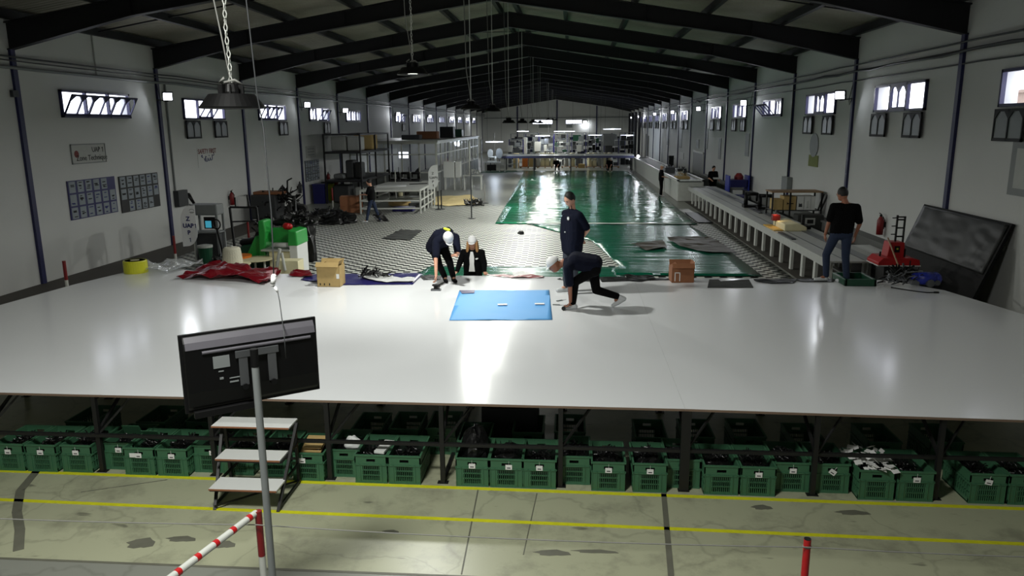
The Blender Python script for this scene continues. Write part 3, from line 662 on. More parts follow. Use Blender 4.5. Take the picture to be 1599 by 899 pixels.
# ============================================================ FOREGROUND: stool, television, barrier
st = thing('step_stool', 'black steel step stool with three white treads in front of the table', 'step stool', (-3.40, 7.0, 0))
def tread(z, x0, x1, y0, y1):
    t = MB().prism([(x0, y0), (x1, y0), (x1+.06*0, y1), (x0, y1)], z-.02, z).build('tread', M['white'], st, bevel=.002)
    MB().box(x0, y0-.004, z-.019, x1, y0-.0005, z-.001).build('tread_edge', M['card2'], t)
tread(.265, -.31, .41, -.13, .14); tread(.50, -.32, .38, .08, .33); tread(.76, -.46, .40, .33, .60)
for (a, c) in (((-.29, -.08, 0), (-.42, .52, .74)), ((.39, -.08, 0), (.42, .52, .74)), ((-.40, .56, 0), (-.42, .56, .74)), ((.38, .56, 0), (.38, .56, .74))):
    MB().bar(a, c, .03).build('leg', M['black'], st)
b = MB()
for z, y0, y1 in ((.235, -.1, .56), (.47, .1, .56), (.03, -.05, .56)):
    for x in (-.31, .385): b.bar((x, y0, z), (x, y1, z), .022)
b.bar((-.31, -.1, .235), (.385, -.1, .235), .022); b.bar((-.33, .1, .47), (.385, .1, .47), .022); b.bar((-.38, .56, .3), (.385, .56, .3), .022); b.bar((-.29, -.08, .04), (.385, .56, .04), .016)
b.build('frame', M['black'], st)
# grey aisle dust shadow-like rubber mat below is only real shadow: none built
pole = thing('television_stand', 'tall grey steel pole carrying the television in the foreground', 'stand', (W(408, 680, 4.86).x, 4.86, 0))
MB().cyl((0, 0, .02), (0, 0, 2.27), .026, n=20).build('pole', M['grey'], pole, smooth=False); MB().cyl((0, 0, 2.27), (0, 0, W(400, 545, 4.86).z), .028, n=20).build('pole_sleeve', M['blackp'], pole)
MB().lathe([(.05, 0), (.05, .015), (.03, .03)], n=28).build('base_plate', M['grey'], pole)
# television: screen faces away from us
tl = W(278, 527, 4.75); tr = W(493, 495, 5.32)
cx, cy = (tl.x+tr.x)/2, (tl.y+tr.y)/2; az = math.atan2(tr.y-tl.y, tr.x-tl.x)
tw = math.hypot(tr.x-tl.x, tr.y-tl.y); zt, zb = 2.515, 1.945; th = zt-zb
tv = thing('television', 'black flat television seen from behind on a grey pole in the foreground', 'television', (cx, cy, (zt+zb)/2), az)
h = tw/2; v = th/2
b = MB(); b.box(-h, .0, -v, h, .022, v)
b.v += []; b.build('casing', M['blackp'], tv, bevel=.004)
b = MB(); n = 9
prof = [(-.001, v-.012), (-.022, v-.022), (-.045, v-.055), (-.06, v-.1), (-.06, -v+.16), (-.035, -v+.05), (-.001, -v+.02)]
b.prism([(p[0], p[1]) for p in prof], -h+.02, h-.02, 'x'); b.build('back_cover', mat('satin black plastic', (5, 5, 6), .45, var=.1, spec=.3), tv, bevel=.006)
M['tvtop'] = mat('satin grey plastic', (88, 86, 92), .3, var=.1)  # lighter grey paints the highlight along the top of the back cover
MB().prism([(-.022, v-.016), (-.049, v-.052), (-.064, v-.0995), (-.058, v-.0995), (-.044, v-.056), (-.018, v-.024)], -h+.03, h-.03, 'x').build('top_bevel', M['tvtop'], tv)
MB().box(-h+.01, .022, -v+.01, h-.01, .024, v-.01).build('screen', M['black'], tv)
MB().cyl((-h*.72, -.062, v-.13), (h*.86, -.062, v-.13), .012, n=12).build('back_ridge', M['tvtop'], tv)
MB().box(-h+.2, -.066, .03, -h+.31, -.06, .115).build('sticker', M['grey'], tv)
b = MB(); 
for (x0, x1, z0, z1) in ((-h+.23, -h+.265, .0, .008), (-h+.235, -h+.26, -.055, -.04), (-h+.3, -h+.39, -.06, -.053), (-h+.3, -h+.36, -.09, -.08)): b.box(x0, -.064, z0, x1, -.06, z1)
b.build('port_label', M['grey'], tv)['kind'] = 'stuff'
px0 = .02
b = MB().box(-.15+px0, -.085, .085, .15+px0, -.068, .135); b.box(-.13+px0, -.082, -.12, -.07+px0, -.066, .09); b.box(.07+px0, -.082, -.12, .13+px0, -.066, .09)
b.build('wall_bracket', M['lgrey' if 0 else 'steel'], tv, bevel=.002)
b = MB().cyl((-.1+px0, -.095, -.13), (-.1+px0, -.06, -.13), .022).cyl((.1+px0, -.095, -.13), (.1+px0, -.06, -.13), .022); b.build('bracket_knob', M['blackp'], tv)
b = MB().box(-h+.05, -.055, -v-.03, -.02, -.01, -v+.02).build('lower_cover', M['blackp'], tv, bevel=.004)
# red and white barrier
bp = thing('barrier', 'red and white striped barrier rail with its post beside the grey pole', 'barrier', (-2.385, 5.12, 0))
def striped(a, c, r, n, parent, first=0):
    a = Vector(a); c = Vector(c)
    w_ = MB().cyl(a, c, r, n=16).build('rail', M['whitep'], parent)
    for i in range(n):
        t = (i+.35)/n; p = a.lerp(c, t); q = a.lerp(c, t+.22/n)
        MB().cyl(p, q, r*1.04, n=16).build('red_band', M['red'], w_)
striped((-.02, 0, 1.0), (-.42, -1.62, 1.0), .026, 9, bp)
MB().cyl((0, 0, .02), (0, 0, .64), .026, n=16).build('post', M['whitep'], bp); MB().cyl((0, 0, .64), (0, 0, 1.02), .027, n=16).build('red_sleeve', M['dred'], bp); MB().lathe([(.05, 0), (.05, .02), (.03, .035)], n=20).build('base_plate', M['whitep'], bp)
rp = thing('barrier_post', 'red barrier post standing alone at the bottom right of the aisle', 'barrier post', (1.70, 5.02, 0))
MB().cyl((0, 0, .02), (0, 0, 1.0), .026, n=18).build('post', M['red'], rp); MB().cyl((0, 0, 1.0), (0, 0, 1.006), .024, n=18).build('post_top', M['black'], rp); MB().lathe([(.14, 0), (.14, .02), (.03, .035)], n=20).build('base_plate', M['red'], rp)
pts = []
A = Vector((-5.6, 4.93, 1.0)); Bp = Vector((-2.385, 5.07, .93)); Cp = Vector((1.70, 4.99, .955)); D = Vector((4.4, 4.93, 1.0))
for (p, q, sg) in ((A, Bp, .02), (Bp, Cp, .03), (Cp, D, .02)):
    for i in range(24): t = i/24; r_ = p.lerp(q, t); r_.z -= sg*4*t*(1-t); pts.append(r_)
o = MB().tube(pts, .0042, 6).tube([Cp+Vector((.028*cos(t), .028*sin(t)+.03, -.01)) for t in [k*.7 for k in range(10)]], .005, 6).build('rope', M['rope'], smooth=True); tag(o, 'thin white rope strung across the front aisle between barrier posts', 'rope')
# cable dropping from the roof with a lit white plug above the television
zr = ztop(-2.5)
c0 = [W(385, 0, 5.6), W(392, 60, 5.6), W(402, 150, 5.6), W(412, 200, 5.6), W(417, 260, 5.5), W(424, 330, 5.5), W(427, 400, 5.4), W(428, 432, 5.4)]
c0 = [Vector((c0[0].x-.02, c0[0].y, zroof(-2.5)-.05))]+c0
hc_ = thing('hanging_socket', 'white plug connector dangling on a dark cable above the television', 'cable', c0[-1])
def rel(pts, o): return [p-o for p in pts]
MB().tube(rel(c0, c0[-1]), .0055, 8).build('supply_cable', M['dgrey'], hc_, smooth=True)
pw = [c0[-1]+Vector((0, 0, -.01)), c0[-1]+Vector((-.01, -.005, -.05))]
b = MB().cap(Vector((0, 0, 0)), Vector((-.012, 0, -.06)), .021, .018); b.cap(Vector((.004, 0, -.085)), Vector((.022, 0, -.12)), .012, .008)
b.build('plug', mat('white plug', (240, 240, 240), .4, var=.02), hc_, smooth=True); MB().cyl((-.008, 0, -.066), (.0, 0, -.083), .009).build('plug_pins', M['black'], hc_)
c1 = [c0[-1]+Vector((.022, 0, -.12)), W(437, 470, 5.3), W(441, 500, 5.2), W(444, 520, 5.0), W(447, 560, 4.99)]
MB().tube(rel(c1, c0[-1]), .0035, 8).build('television_cable', M['dgrey'], hc_, smooth=True)

# ============================================================ ON THE TABLE
def pg(*pp): return [tuple(G(x, y, TZ)[:2]) for x, y in pp]
o = sheet(pg((718, 454), (858, 454), (863, 500), (702, 501)), TZ, .012, .09, 1.6, 2, edge=.004).build('blue_sheet', mat('light blue vinyl', (84, 160, 222), .6, var=.03, scale=3), smooth=True); tag(o, 'light blue vinyl sheet spread flat in the middle of the white table', 'sheet')
for (px, py, s, lb) in ((785, 476, .055, 'small white paper scrap near the middle of the blue sheet'), (843, 475, .05, 'small white paper scrap near the right edge of the blue sheet')):
    g = G(px, py, TZ+.02); o = MB().cb((0, 0, 0), (.16, .09, .004), Matrix.Rotation(.1, 3, 'Z')).build('paper_scrap', M['paper']); o.location = (g.x, g.y, TZ+.026); tag(o, lb, 'paper')
g = pg((718, 455), (742, 455), (741, 459), (722, 460))
o = sheet(g, TZ+.012, .01, .08, 3, 3).build('folded_corner', M['navysheet']); o.name = 'fabric_strip'; tag(o, 'narrow violet fabric strip on the left corner of the blue sheet', 'strip')
o = sheet(pg((276, 437), (300, 428), (318, 419), (345, 416), (395, 421), (434, 421), (440, 428), (428, 440), (418, 446), (380, 441), (340, 439)), TZ, .16, .1, 1.6, 5).build('red_sheet', M['redsheet'], smooth=False); tag(o, 'crumpled glossy red vinyl sheets at the back left of the table', 'sheet')
o = sheet(pg((418, 430), (434, 427), (428, 441), (405, 442)), TZ+.05, .06, .1, 2, 6).build('pink_sheet', mat('pink liner', (190, 140, 146), .5)); tag(o, 'pale pink liner showing at the right of the red sheets', 'sheet')
o = sheet(pg((452, 433), (458, 425), (484, 426), (490, 434)), TZ, .1, .09, 2.5, 8).build('red_bundle', M['redsheet']); tag(o, 'small crumpled red bundle between the red sheets and the cardboard box', 'bundle')
o = sheet(pg((470, 438), (480, 430), (655, 428), (661, 430), (652, 438), (645, 445), (520, 446)), TZ, .04, .12, 1.2, 9).build('navy_sheet', M['navysheet'], smooth=True); tag(o, 'navy blue vinyl sheet lying behind the cardboard box', 'sheet')
o = sheet(pg((560, 434), (585, 430), (600, 432), (625, 438), (648, 437), (648, 443), (600, 444), (575, 440)), TZ+.03, .06, .1, 2.6, 10).build('white_straps', M['white']); tag(o, 'tangle of white straps on the navy sheet', 'straps')
o = bits(MB(), (*G(585, 437, TZ)[:2], TZ+.04), .35, .1, .06, 30, 11, .03, .2).build('black_straps', M['rubber']); tag(o, 'black straps tangled on the navy sheet', 'straps', None, 'stuff')
def carton(loc, w, d, h, rz, label, m='card', lab=True, open_=True, tapecol='paper'):
    t = thing('cardboard_box', label, 'box', loc, rz)
    b = MB(); e = .008
    b.box(-w/2, -d/2, 0, w/2, -d/2+e, h).box(-w/2, d/2-e, 0, w/2, d/2, h).box(-w/2, -d/2, 0, -w/2+e, d/2, h).box(w/2-e, -d/2, 0, w/2, d/2, h).box(-w/2, -d/2, 0, w/2, d/2, e)
    b.build('carton', M[m], t)
    if open_:
        f = MB(); f.cb((0, -d/2-.03, h+.03), (w, .1, .006), Matrix.Rotation(.9, 3, 'X')); f.cb((0, d/2-.04, h+.045), (w, .12, .006), Matrix.Rotation(1.0, 3, 'X')); f.build('flap', M[m], t)
        f = MB(); f.cb((w/2-.02, 0, h+.045), (.12, d, .006), Matrix.Rotation(-1.1, 3, 'Y')); f.cb((-w/2+.05, 0, h+.02), (.12, d, .006), Matrix.Rotation(-.5, 3, 'Y')); f.build('flap', M[m], t)
    else: MB().box(-w/2, -d/2, h, w/2, d/2, h+.006).build('flap', M[m], t)
    return t
t = carton((-4.56, 13.72, TZ+.002), .44, .32, .40, -.03, 'tan cardboard box standing on the back left of the table')
MB().box(.16, -.163, .16, .215, -.161, .25).build('shipping_label', M['paper'], t); b = MB()
for x in (-.16, -.08, .02): b.box(x-.01, -.163, .03, x+.01, -.161, .07)
b.build('printed_mark', M['ink'], t)
t = carton((2.11, 14.42, TZ+.002), .42, .34, .30, .06, 'brown open cardboard box on the back edge of the table, right of the crouching man', 'card2')
b = MB().box(-.16, -.174, .03, -.145, -.172, .2).box(-.07, -.174, .03, -.055, -.172, .2).box(-.16, -.174, .185, -.055, -.172, .2); b.build('printed_label', M['paper'], t)
y0 = G(209, 427, TZ)
t = thing('tape_roll', 'large yellow roll of strapping tape at the back left corner of the table', 'tape roll', (y0.x, y0.y+.1, TZ))
MB().lathe([(.09, 0), (.23, 0), (.235, .02), (.235, .24), (.225, .26), (.09, .26)], n=32).build('tape', M['yellow'], t, smooth=False); MB().lathe([(.0, .245), (.09, .245), (.09, .262), (.2, .262)], n=24).build('roll_core', M['beige'], t)
o = sheet(pg((228, 428), (232, 419), (262, 413), (290, 414), (318, 414), (318, 421), (280, 428), (250, 430)), TZ, .24, .09, 1.8, 12).build('plastic_film', M['clear'], smooth=True); tag(o, 'crumpled clear plastic film beside the yellow tape roll', 'plastic film')
# black offcuts along the back edge
def strip_on(px, lab, m='rubber', h=.02, seed=1, nm='rubber_strip', group='black offcuts along the back edge of the table'):
    o = sheet(pg(*px), TZ, h, .08, 3, seed).build(nm, M[m]); return tag(o, lab, 'strip', group)
strip_on([(880, 434), (935, 435), (935, 440), (895, 440), (870, 437)], 'black offcut strip just right of the standing man', h=.03, seed=21)
strip_on([(935, 434), (1000, 435), (1046, 436), (1046, 438), (1000, 439), (940, 441)], 'long thin black offcut between the men and the open box', h=.03, seed=22)
strip_on([(975, 432), (1020, 432), (1024, 436), (1000, 441), (985, 440)], 'bunched black rubber beside the open cardboard box', h=.05, seed=23)
strip_on([(1176, 437), (1245, 437), (1240, 443), (1205, 444), (1180, 441)], 'dark offcut right of the black mat', h=.04, seed=24)
strip_on([(1240, 437), (1305, 436), (1302, 441), (1250, 441)], 'black strip below the right-hand man', h=.03, seed=25)
o = sheet(pg((1105, 450), (1108, 437), (1122, 437), (1126, 440), (1138, 439), (1170, 437), (1177, 450)), TZ, .012, .1, 2, 26).build('black_mat', M['dmat']); tag(o, 'dark grey square mat on the back edge of the table', 'mat')
o = sheet(pg((655, 432), (672, 430), (690, 432), (688, 437), (662, 438)), TZ, .02, .08, 3, 27).build('dark_offcut', M['rubber']); o.name = 'rubber_strip'; tag(o, 'dark offcut behind the bending worker', 'strip', 'black offcuts along the back edge of the table')
for i, (px, lb, c) in enumerate((([(755, 430), (800, 431), (850, 432), (848, 435), (800, 435)], 'red and grey trimmings on the table edge beside the woman', 'dred'), ([(800, 427), (828, 426), (830, 432), (803, 433)], 'crumpled white paper on the table edge behind the blue sheet', 'paper'))):
    o = sheet(pg(*px), TZ, .05, .08, 3, 30+i).build('trimmings', M[c]); tag(o, lb, 'trimmings')
# green tray and blue tool at the right
gx = G(1347, 448, TZ)
t = thing('tray', 'dark green rectangular plastic tray beside the right-hand man', 'tray', (gx.x-.06, gx.y+.02, TZ+.001), .0)
b = MB(); b.box(-.25, 0, 0, .32, .72, .02)
for (x0, y0_, x1, y1) in ((-.25, 0, .32, .05), (-.25, .67, .32, .72), (-.25, 0, -.20, .72), (.27, 0, .32, .72)): b.box(x0, y0_, 0, x1, y1, .13)
b.build('tray_body', M['dgreen'], t, bevel=.012)
g = G(1432, 447, TZ)
t = thing('floor_polisher', 'blue and silver power machine lying on its side at the right end of the table', 'machine', (g.x, g.y, TZ))
MB().cap((.0, .05, .14), (.32, .05, .13), .11, .13).build('motor_housing', M['bluep'], t, smooth=True)
MB().cyl((.2, -.1, .07), (.2, -.04, .07), .07, n=20).cyl((.32, -.1, .08), (.32, -.04, .08), .05, n=16).build('wheel', M['steel'], t)
b = MB(); b.box(-.12, -.05, .03, .02, .12, .12); bits(b, (-.35, 0, .02), .22, .14, .16, 50, 41, .022, .16); b.build('silver_fittings', M['steel'], t)
b = MB(); bits(b, (-.25, .1, .03), .3, .15, .2, 36, 42, .03, .22); b.build('black_straps', M['rubber'], t)
MB().bar((-.3, .05, .24), (.1, .05, .27), .04, .02).build('handle', M['steel'], t)
pts = [G(1392, 449, TZ+.01), G(1410, 452, TZ+.01), G(1430, 455, TZ+.01), G(1448, 457, TZ+.012), G(1460, 457, TZ+.012)]
MB().tube([p-Vector(t.location) for p in pts], .01, 6).cap(pts[-1]-Vector(t.location), pts[-1]-Vector(t.location)+Vector((.06, 0, 0)), .02, .018).build('power_cord', M['blackp'], t, smooth=True)
# broomstick leaning against the red machine
o = MB().cyl(G(1411, 441, TZ)+Vector((0, 0, .05)), W(1387, 372, 17.0), .016, n=10).build('broom_stick', M['wood']); tag(o, 'thin wooden stick leaning on the red machine at the right of the table', 'stick')

# ============================================================ PEOPLE
def remesh(b, name, m, parent, vox, smooth=3):
    o = b.build(name, M[m], parent, smooth=True)
    r = o.modifiers.new('remesh', 'REMESH'); r.mode = 'VOXEL'; r.voxel_size = vox; r.use_smooth_shade = True
    if smooth: s = o.modifiers.new('smooth', 'SMOOTH'); s.iterations = smooth; s.factor = .5
    return o
def frame(fwd, up):
    f = Vector(fwd).normalized(); u = Vector(up); r = f.cross(u).normalized(); u = r.cross(f).normalized()
    return Matrix((r, f, u)).transposed()      # columns: right, forward, up
def hand(b, wr, d, palm_n, s=1., curl=.5, side=1):
    "palm with five fingers; d = direction of the hand, palm_n = where the palm faces"
    d = Vector(d).normalized(); n = Vector(palm_n); n = (n-d*n.dot(d)).normalized(); t = d.cross(n).normalized()*side
    wr = Vector(wr); L = .085*s
    for k in range(4):
        off = t*(.011+(k-1.5)*.0195)*s; kn = wr+d*L*(1-.06*abs(k-1.2))+off
        b.cap(wr+off*.7+d*.01, kn, .0145*s, .0115*s, 8)
        ln = (.040, .045, .042, .032)[3-k if side > 0 else 3-k]*s
        a1 = curl*.8; d1 = (d*cos(a1)+n*sin(a1)); d2 = (d*cos(a1*2.2)+n*sin(a1*2.2))
        b.cap(kn, kn+d1*ln, .0105*s, .0095*s, 8); b.cap(kn+d1*ln, kn+d1*ln+d2*ln*.8, .0095*s, .0078*s, 8)
    tb = wr+d*.02+t*.022*s*1.4; b.cap(tb, tb+(d*.7+t*.8+n*.3).normalized()*.045*s, .013*s, .011*s, 8)
    b.cap(tb+(d*.7+t*.8+n*.3).normalized()*.045*s, tb+(d*.7+t*.8+n*.3).normalized()*.045*s+(d*.95+t*.2+n*.3).normalized()*.032*s, .011*s, .0085*s, 8)
def person(label, loc, J, face, headup=(0, 0, 1), shirt='navy', pants='blackc', shoes='shoe', skin='skin', hairm='hair', cap=False, longhair=False, sleeves='short', vox=.009, fem=False, name='person', noface=False, handcurl=.5, hem=.0, bulk=1.1):
    P = thing(name, label, 'person', loc)
    J = {k: Vector(v) for k, v in J.items()}; face = Vector(face)
    det = vox < .015
    hm = frame(face, headup); H = J['head']
    b = MB()
    # skin body: head, neck, arms, ankles and torso core so that it is one figure
    b.ball(H, 1, .082, .101, .122, 20, 16, hm)
    b.ball(H+hm @ Vector((0, .03, -.066)), 1, .058, .068, .055, 14, 10, hm)          # jaw
    if det:
        b.ball(H+hm @ Vector((0, .098, -.022)), 1, .011, .018, .022, 8, 6, hm)      # nose
        b.ball(H+hm @ Vector((0, .088, .016)), 1, .05, .012, .012, 10, 6, hm)      # brow
        b.ball(H+hm @ Vector((0, .088, -.062)), 1, .024, .010, .008, 10, 6, hm)      # mouth
        for s in (-1, 1): b.ball(H+hm @ Vector((s*.078, -.006, -.016)), 1, .010, .02, .032, 8, 6, hm)   # ears
    b.cap(J['neck'], H+hm @ Vector((0, -.015, -.06)), .058, .052)
    b.cap(J['neck'], J['chest'], .055, .06); b.cap(J['chest'], J['pelvis'], .07, .07)
    for s in 'LR':
        b.cap(J['sh'+s], J['el'+s], .047, .040); b.cap(J['el'+s], J['wr'+s], .040, .027)
        b.cap(J['neck']+(J['sh'+s]-J['neck'])*.3, J['sh'+s], .04, .045)
        b.cap(J['hip'+s], J['kn'+s], .075, .05); b.cap(J['kn'+s], J['an'+s], .05, .036)
        b.cap(J['an'+s], J['an'+s]+Vector(J['toe'+s]-J['an'+s])*.4, .036, .03)
        hd = J.get('hd'+s, J['wr'+s]-J['el'+s]); pn = J.get('pn'+s, Vector((0, 0, -1)) if abs(hd.normalized().z) < .8 else Vector((1 if s == 'L' else -1, 0, 0)))
        hand(b, J['wr'+s], hd, pn, .95, handcurl, 1 if s == 'L' else -1)
    remesh(b, 'body', skin, P, .0065 if det else .016, 1)
    # shirt
    b = MB(); T = J['chest']; Pv = J['pelvis']; across = (J['shR']-J['shL']).normalized()
    sw = .155 if not fem else .13
    def blk(c1, c2, r1, r2, w1, w2):
        for k in (-1, -.5, 0, .5, 1): b.cap(c1+across*w1*k, c2+across*w2*k, r1, r2, 12)
    mid = (T+Pv)/2
    tk = bulk if not fem else .95
    blk(T, mid, .122*tk, .122*tk, .075*tk, .085*tk); blk(mid, Pv, .122*tk, .122*tk, .09*tk, .085*tk); blk(Pv, (J['hipL']+J['hipR'])/2+((J['hipL']+J['hipR'])/2-Pv)*hem, .122*tk, .112*tk, .085, .085)
    b.cap(J['neck']+(T-J['neck'])*.15, T, .066, .125)
    for s in 'LR':
        b.cap(J['neck']+(T-J['neck'])*.25, J['sh'+s], .072, .076); b.cap(T, J['sh'+s], .12, .078)
        e = J['el'+s]; w_ = J['wr'+s]
        if sleeves == 'short': b.cap(J['sh'+s], J['sh'+s].lerp(e, .82), .078, .07)
        else: b.cap(J['sh'+s], e, .07, .06); b.cap(e, e.lerp(w_, .93), .06, .045)
    remesh(b, 'shirt' if not fem else 'jacket', shirt, P, vox, 4)
    # trousers
    b = MB(); b.cap(J['hipL'], J['hipR'], .112, .112); b.cap(Pv, (J['hipL']+J['hipR'])/2, .12, .115)
    for s in 'LR': b.cap(J['hip'+s], J['kn'+s], .1, .072); b.cap(J['kn'+s], J['an'+s].lerp(J['kn'+s], .05), .072, .056)
    remesh(b, 'trousers', pants, P, vox, 4)
    for s in 'LR':
        b = MB(); a = J['an'+s]; t = J['toe'+s]; d = (t-a); d2 = d.normalized()
        heel = a+(Vector(J.get('heel'+s, a+Vector((0, 0, -.055)))) - a)
        b.cap(heel, heel.lerp(t, .55), .036, .042); b.cap(heel.lerp(t, .55), t, .043, .032); b.cap(a+Vector((0, 0, .0)), heel, .043, .04)
        remesh(b, 'shoe', shoes, P, vox, 2)
    if not cap or longhair:
        b = MB()
        b.ball(H+hm @ Vector((0, -.014, .024)), 1, .09, .101, .116, 18, 14, hm)
        if longhair:
            for s in (-1, 1):
                b.cap(H+hm @ Vector((s*.08, .02, .0)), H+hm @ Vector((s*.105, .05, -.2)), .036, .034); b.cap(H+hm @ Vector((s*.07, -.03, .0)), H+hm @ Vector((s*.10, -.02, -.21)), .05, .045)
            b.cap(H+hm @ Vector((0, -.05, .0)), H+hm @ Vector((0, -.06, -.18)), .06, .05)
        o = remesh(b, 'hair', hairm, P, vox*.8, 1)
        if not longhair:
            # keep the face clear of hair
            b2 = MB(); b2.ball(H+hm @ Vector((0, .09, -.03)), 1, .088, .09, .12, 16, 12, hm); b2.ball(H+hm @ Vector((0, .02, -.12)), 1, .1, .1, .085, 14, 10, hm)
            cut = b2.build('cut', M['skin']); bm_ = o.modifiers.new('cut', 'BOOLEAN'); bm_.operation = 'DIFFERENCE'; bm_.object = cut; bm_.solver = 'FAST'
            dg = bpy.context.evaluated_depsgraph_get(); me = bpy.data.meshes.new_from_object(o.evaluated_get(dg)); o.modifiers.clear(); o.data = me; bpy.data.objects.remove(cut)
    if det:
        b = MB()
        for s in (-1, 1): b.ball(H+hm @ Vector((s*.033, .091, .0)), 1, .012, .008, .006, 8, 6, hm)
        b.build('eyes', M['ink'], P); 
        b = MB()
        for s in (-1, 1): b.ball(H+hm @ Vector((s*.033, .099, .02)), 1, .02, .006, .005, 8, 6, hm)
        b.build('eyebrows', M[hairm], P)
    if cap:
        b = MB(); n = 20
        hv = []
        prof = [(.117*cos(t), .122*sin(t)) for t in [i*pi/2/7 for i in range(8)]]
        q = MB().lathe([(r_*.96, z) for r_, z in prof], n=n); q.v = [tuple(H+hm @ (Vector((x*.88, y*1.02-.005, z+.028)))) for x, y, z in q.v]; b.add(q.v, q.f)
        b.build('cap', M['cap'], P, smooth=True).name = 'cap'
        bb = MB(); vs = []; m_ = 9
        for i in range(m_):
            a = pi*i/(m_-1); vs.append((.07*cos(a), .085+.075*sin(a), .03-.012*sin(a))); 
        top = [H+hm @ Vector(v) for v in vs]; low = [H+hm @ Vector((v[0], v[1], v[2]-.006)) for v in vs]
        bb.add(top+low, [tuple(range(m_)), tuple(range(m_, 2*m_))[::-1]]+[(i, i+m_, (i+1) % m_+m_, (i+1) % m_) for i in range(m_)])
        bb.build('cap_brim', M['cap'], P)
    return P, hm, H
# standing man in the middle: hands behind his back, looking down to the left
g = G(893, 457, TZ); B0 = (g.x, g.y, TZ)
fw = Vector((-.80, -.60, 0)); rt = Vector((-.60, .80, 0))     # his forward, his right
def pose(f, r, spec): return {k: f*v[0]+r*v[1]+Vector((0, 0, v[2])) for k, v in spec.items()}
J = pose(fw, rt, dict(pelvis=(0, 0, .98), chest=(.0, 0, 1.30), neck=(-.0, 0, 1.52), head=(.06, 0, 1.685), shL=(0, -.20, 1.41), shR=(0, .20, 1.41), elL=(-.14, -.27, 1.16), elR=(-.14, .27, 1.16), wrL=(-.17, -.07, .98), wrR=(-.2, .05, .96),
  hipL=(0, -.1, .93), hipR=(0, .1, .93), knL=(.03, -.11, .50), knR=(.04, .11, .50), anL=(.0, -.12, .09), anR=(.02, .13, .09), toeL=(.17, -.15, .035), toeR=(.2, .16, .035), hdL=(-.03, .7, -.3), hdR=(-.03, -.7, -.3), pnL=(-1, 0, 0), pnR=(-1, 0, 0)))
P, hm, H = person('man in dark navy polo shirt standing on the table, hands behind his back', B0, J, fw*.9+rt*.0+Vector((0, 0, -.5)), shirt='navy', pants='gjeans', shoes='shoe', hem=2.6, bulk=1.25)
ch = J['chest']+fw*.155+Vector((0, 0, .06))-rt*.09
b = MB().cyl(ch, ch+fw*.004, .036, n=18); b.build('shirt_badge', M['grey'], P); MB().cyl(ch+fw*.004, ch+fw*.006, .024, n=16).build('badge_mark', M['paper'], P)
b = MB(); b.ball(J['chest']+fw*.158+Vector((0, 0, -.19)), .014); b.build('button', M['paper'], P)
b = MB(); nb = J['neck']+Vector((0, 0, .035))
for s in (-1, 1): b.cb(nb+fw*.05+rt*s*.035+Vector((0, 0, -.02)), (.012, .07, .05), Matrix.Rotation(s*.5, 3, 'X'))
b.build('collar', M['navy'], P)
# crouching man: facing left, one hand at his front shoe
g = G(893, 483, TZ); B1 = (g.x, g.y+.02, TZ)
J = dict(pelvis=(.36, .06, .74), chest=(.06, .02, .80), neck=(-.13, .0, .78), head=(-.29, -.02, .74), shL=(-.02, .17, .76), shR=(-.06, -.20, .72), elL=(-.07, .22, .48), elR=(-.03, -.20, .42), wrL=(.0, .1, .22), wrR=(-.02, -.11, .15),
  hipL=(.34, .14, .68), hipR=(.36, -.07, .67), knR=(-.02, -.09, .50), anR=(.02, -.02, .10), toeR=(.17, -.03, .04), heelR=(-.02, -.01, .04), knL=(.40, .10, .30), anL=(.70, .12, .13), toeL=(.80, .14, .035), heelL=(.84, .12, .16), hdR=(-.06, .02, -.12), hdL=(-.01, -.1, -.12))
# front foot points left
J['toeR'] = (-.12, -.06, .035); J['heelR'] = (.06, -.01, .04); J['knR'] = (.05, -.08, .47); J['toeL'] = (.68, .13, .035); J['heelL'] = (.86, .12, .15); J['anL'] = (.76, .12, .19)
P1, hm, H1 = person('crouching man in navy T-shirt and white cap reaching down to the table, facing left', B1, J, (-.75, -.22, -.62), headup=(-.5, 0, .85), cap=True, skin='skin2', handcurl=.9)
# bending worker on the left
g = G(705, 440, TZ); B2 = (g.x, g.y, TZ)
J = dict(pelvis=(-.27, .06, .70), chest=(-.10, -.20, .94), neck=(.0, -.36, .97), head=(.05, -.50, .92), shL=(.14, -.22, .90), shR=(-.20, -.38, .82), elL=(.20, -.36, .62), elR=(-.19, -.54, .55), wrL=(.12, -.52, .60), wrR=(-.16, -.72, .25),
  hipL=(-.15, .06, .66), hipR=(-.32, .02, .64), knL=(.0, -.14, .42), knR=(-.2, -.2, .38), anL=(.04, .02, .09), anR=(-.12, .0, .09), toeL=(.12, -.16, .035), toeR=(-.06, -.18, .035), hdR=(.01, -.06, -.16), hdL=(.1, -.1, .06))
P2, hm, H2 = person('bending worker in dark jacket and white cap pressing a tool on the table', B2, J, (.25, -.55, -.75), headup=(.1, -.6, .55), cap=True, shoes='blackc', skin='skin', handcurl=.8)
b = MB(); n0 = Vector((-.06, -.23, 1.06)); b.cap(n0, n0+Vector((.09, -.08, -.015)), .03, .032, 10); b.build('yellow_collar_mark', M['hiviz'], P2)
g = G(688, 462, TZ)
t = thing('hand_tool', 'small grey hand tool under the bending worker\'s hand', 'tool', (B2[0]-.15, B2[1]-.82, TZ+.001)); MB().box(-.09, -.05, 0, .09, .05, .03).build('tool_base', M['steel'], t, bevel=.005); MB().cap((-.05, 0, .10), (.05, 0, .10), .022, .022).box(-.04, -.01, .02, .04, .01, .10).build('tool_grip', M['blackp'], t)
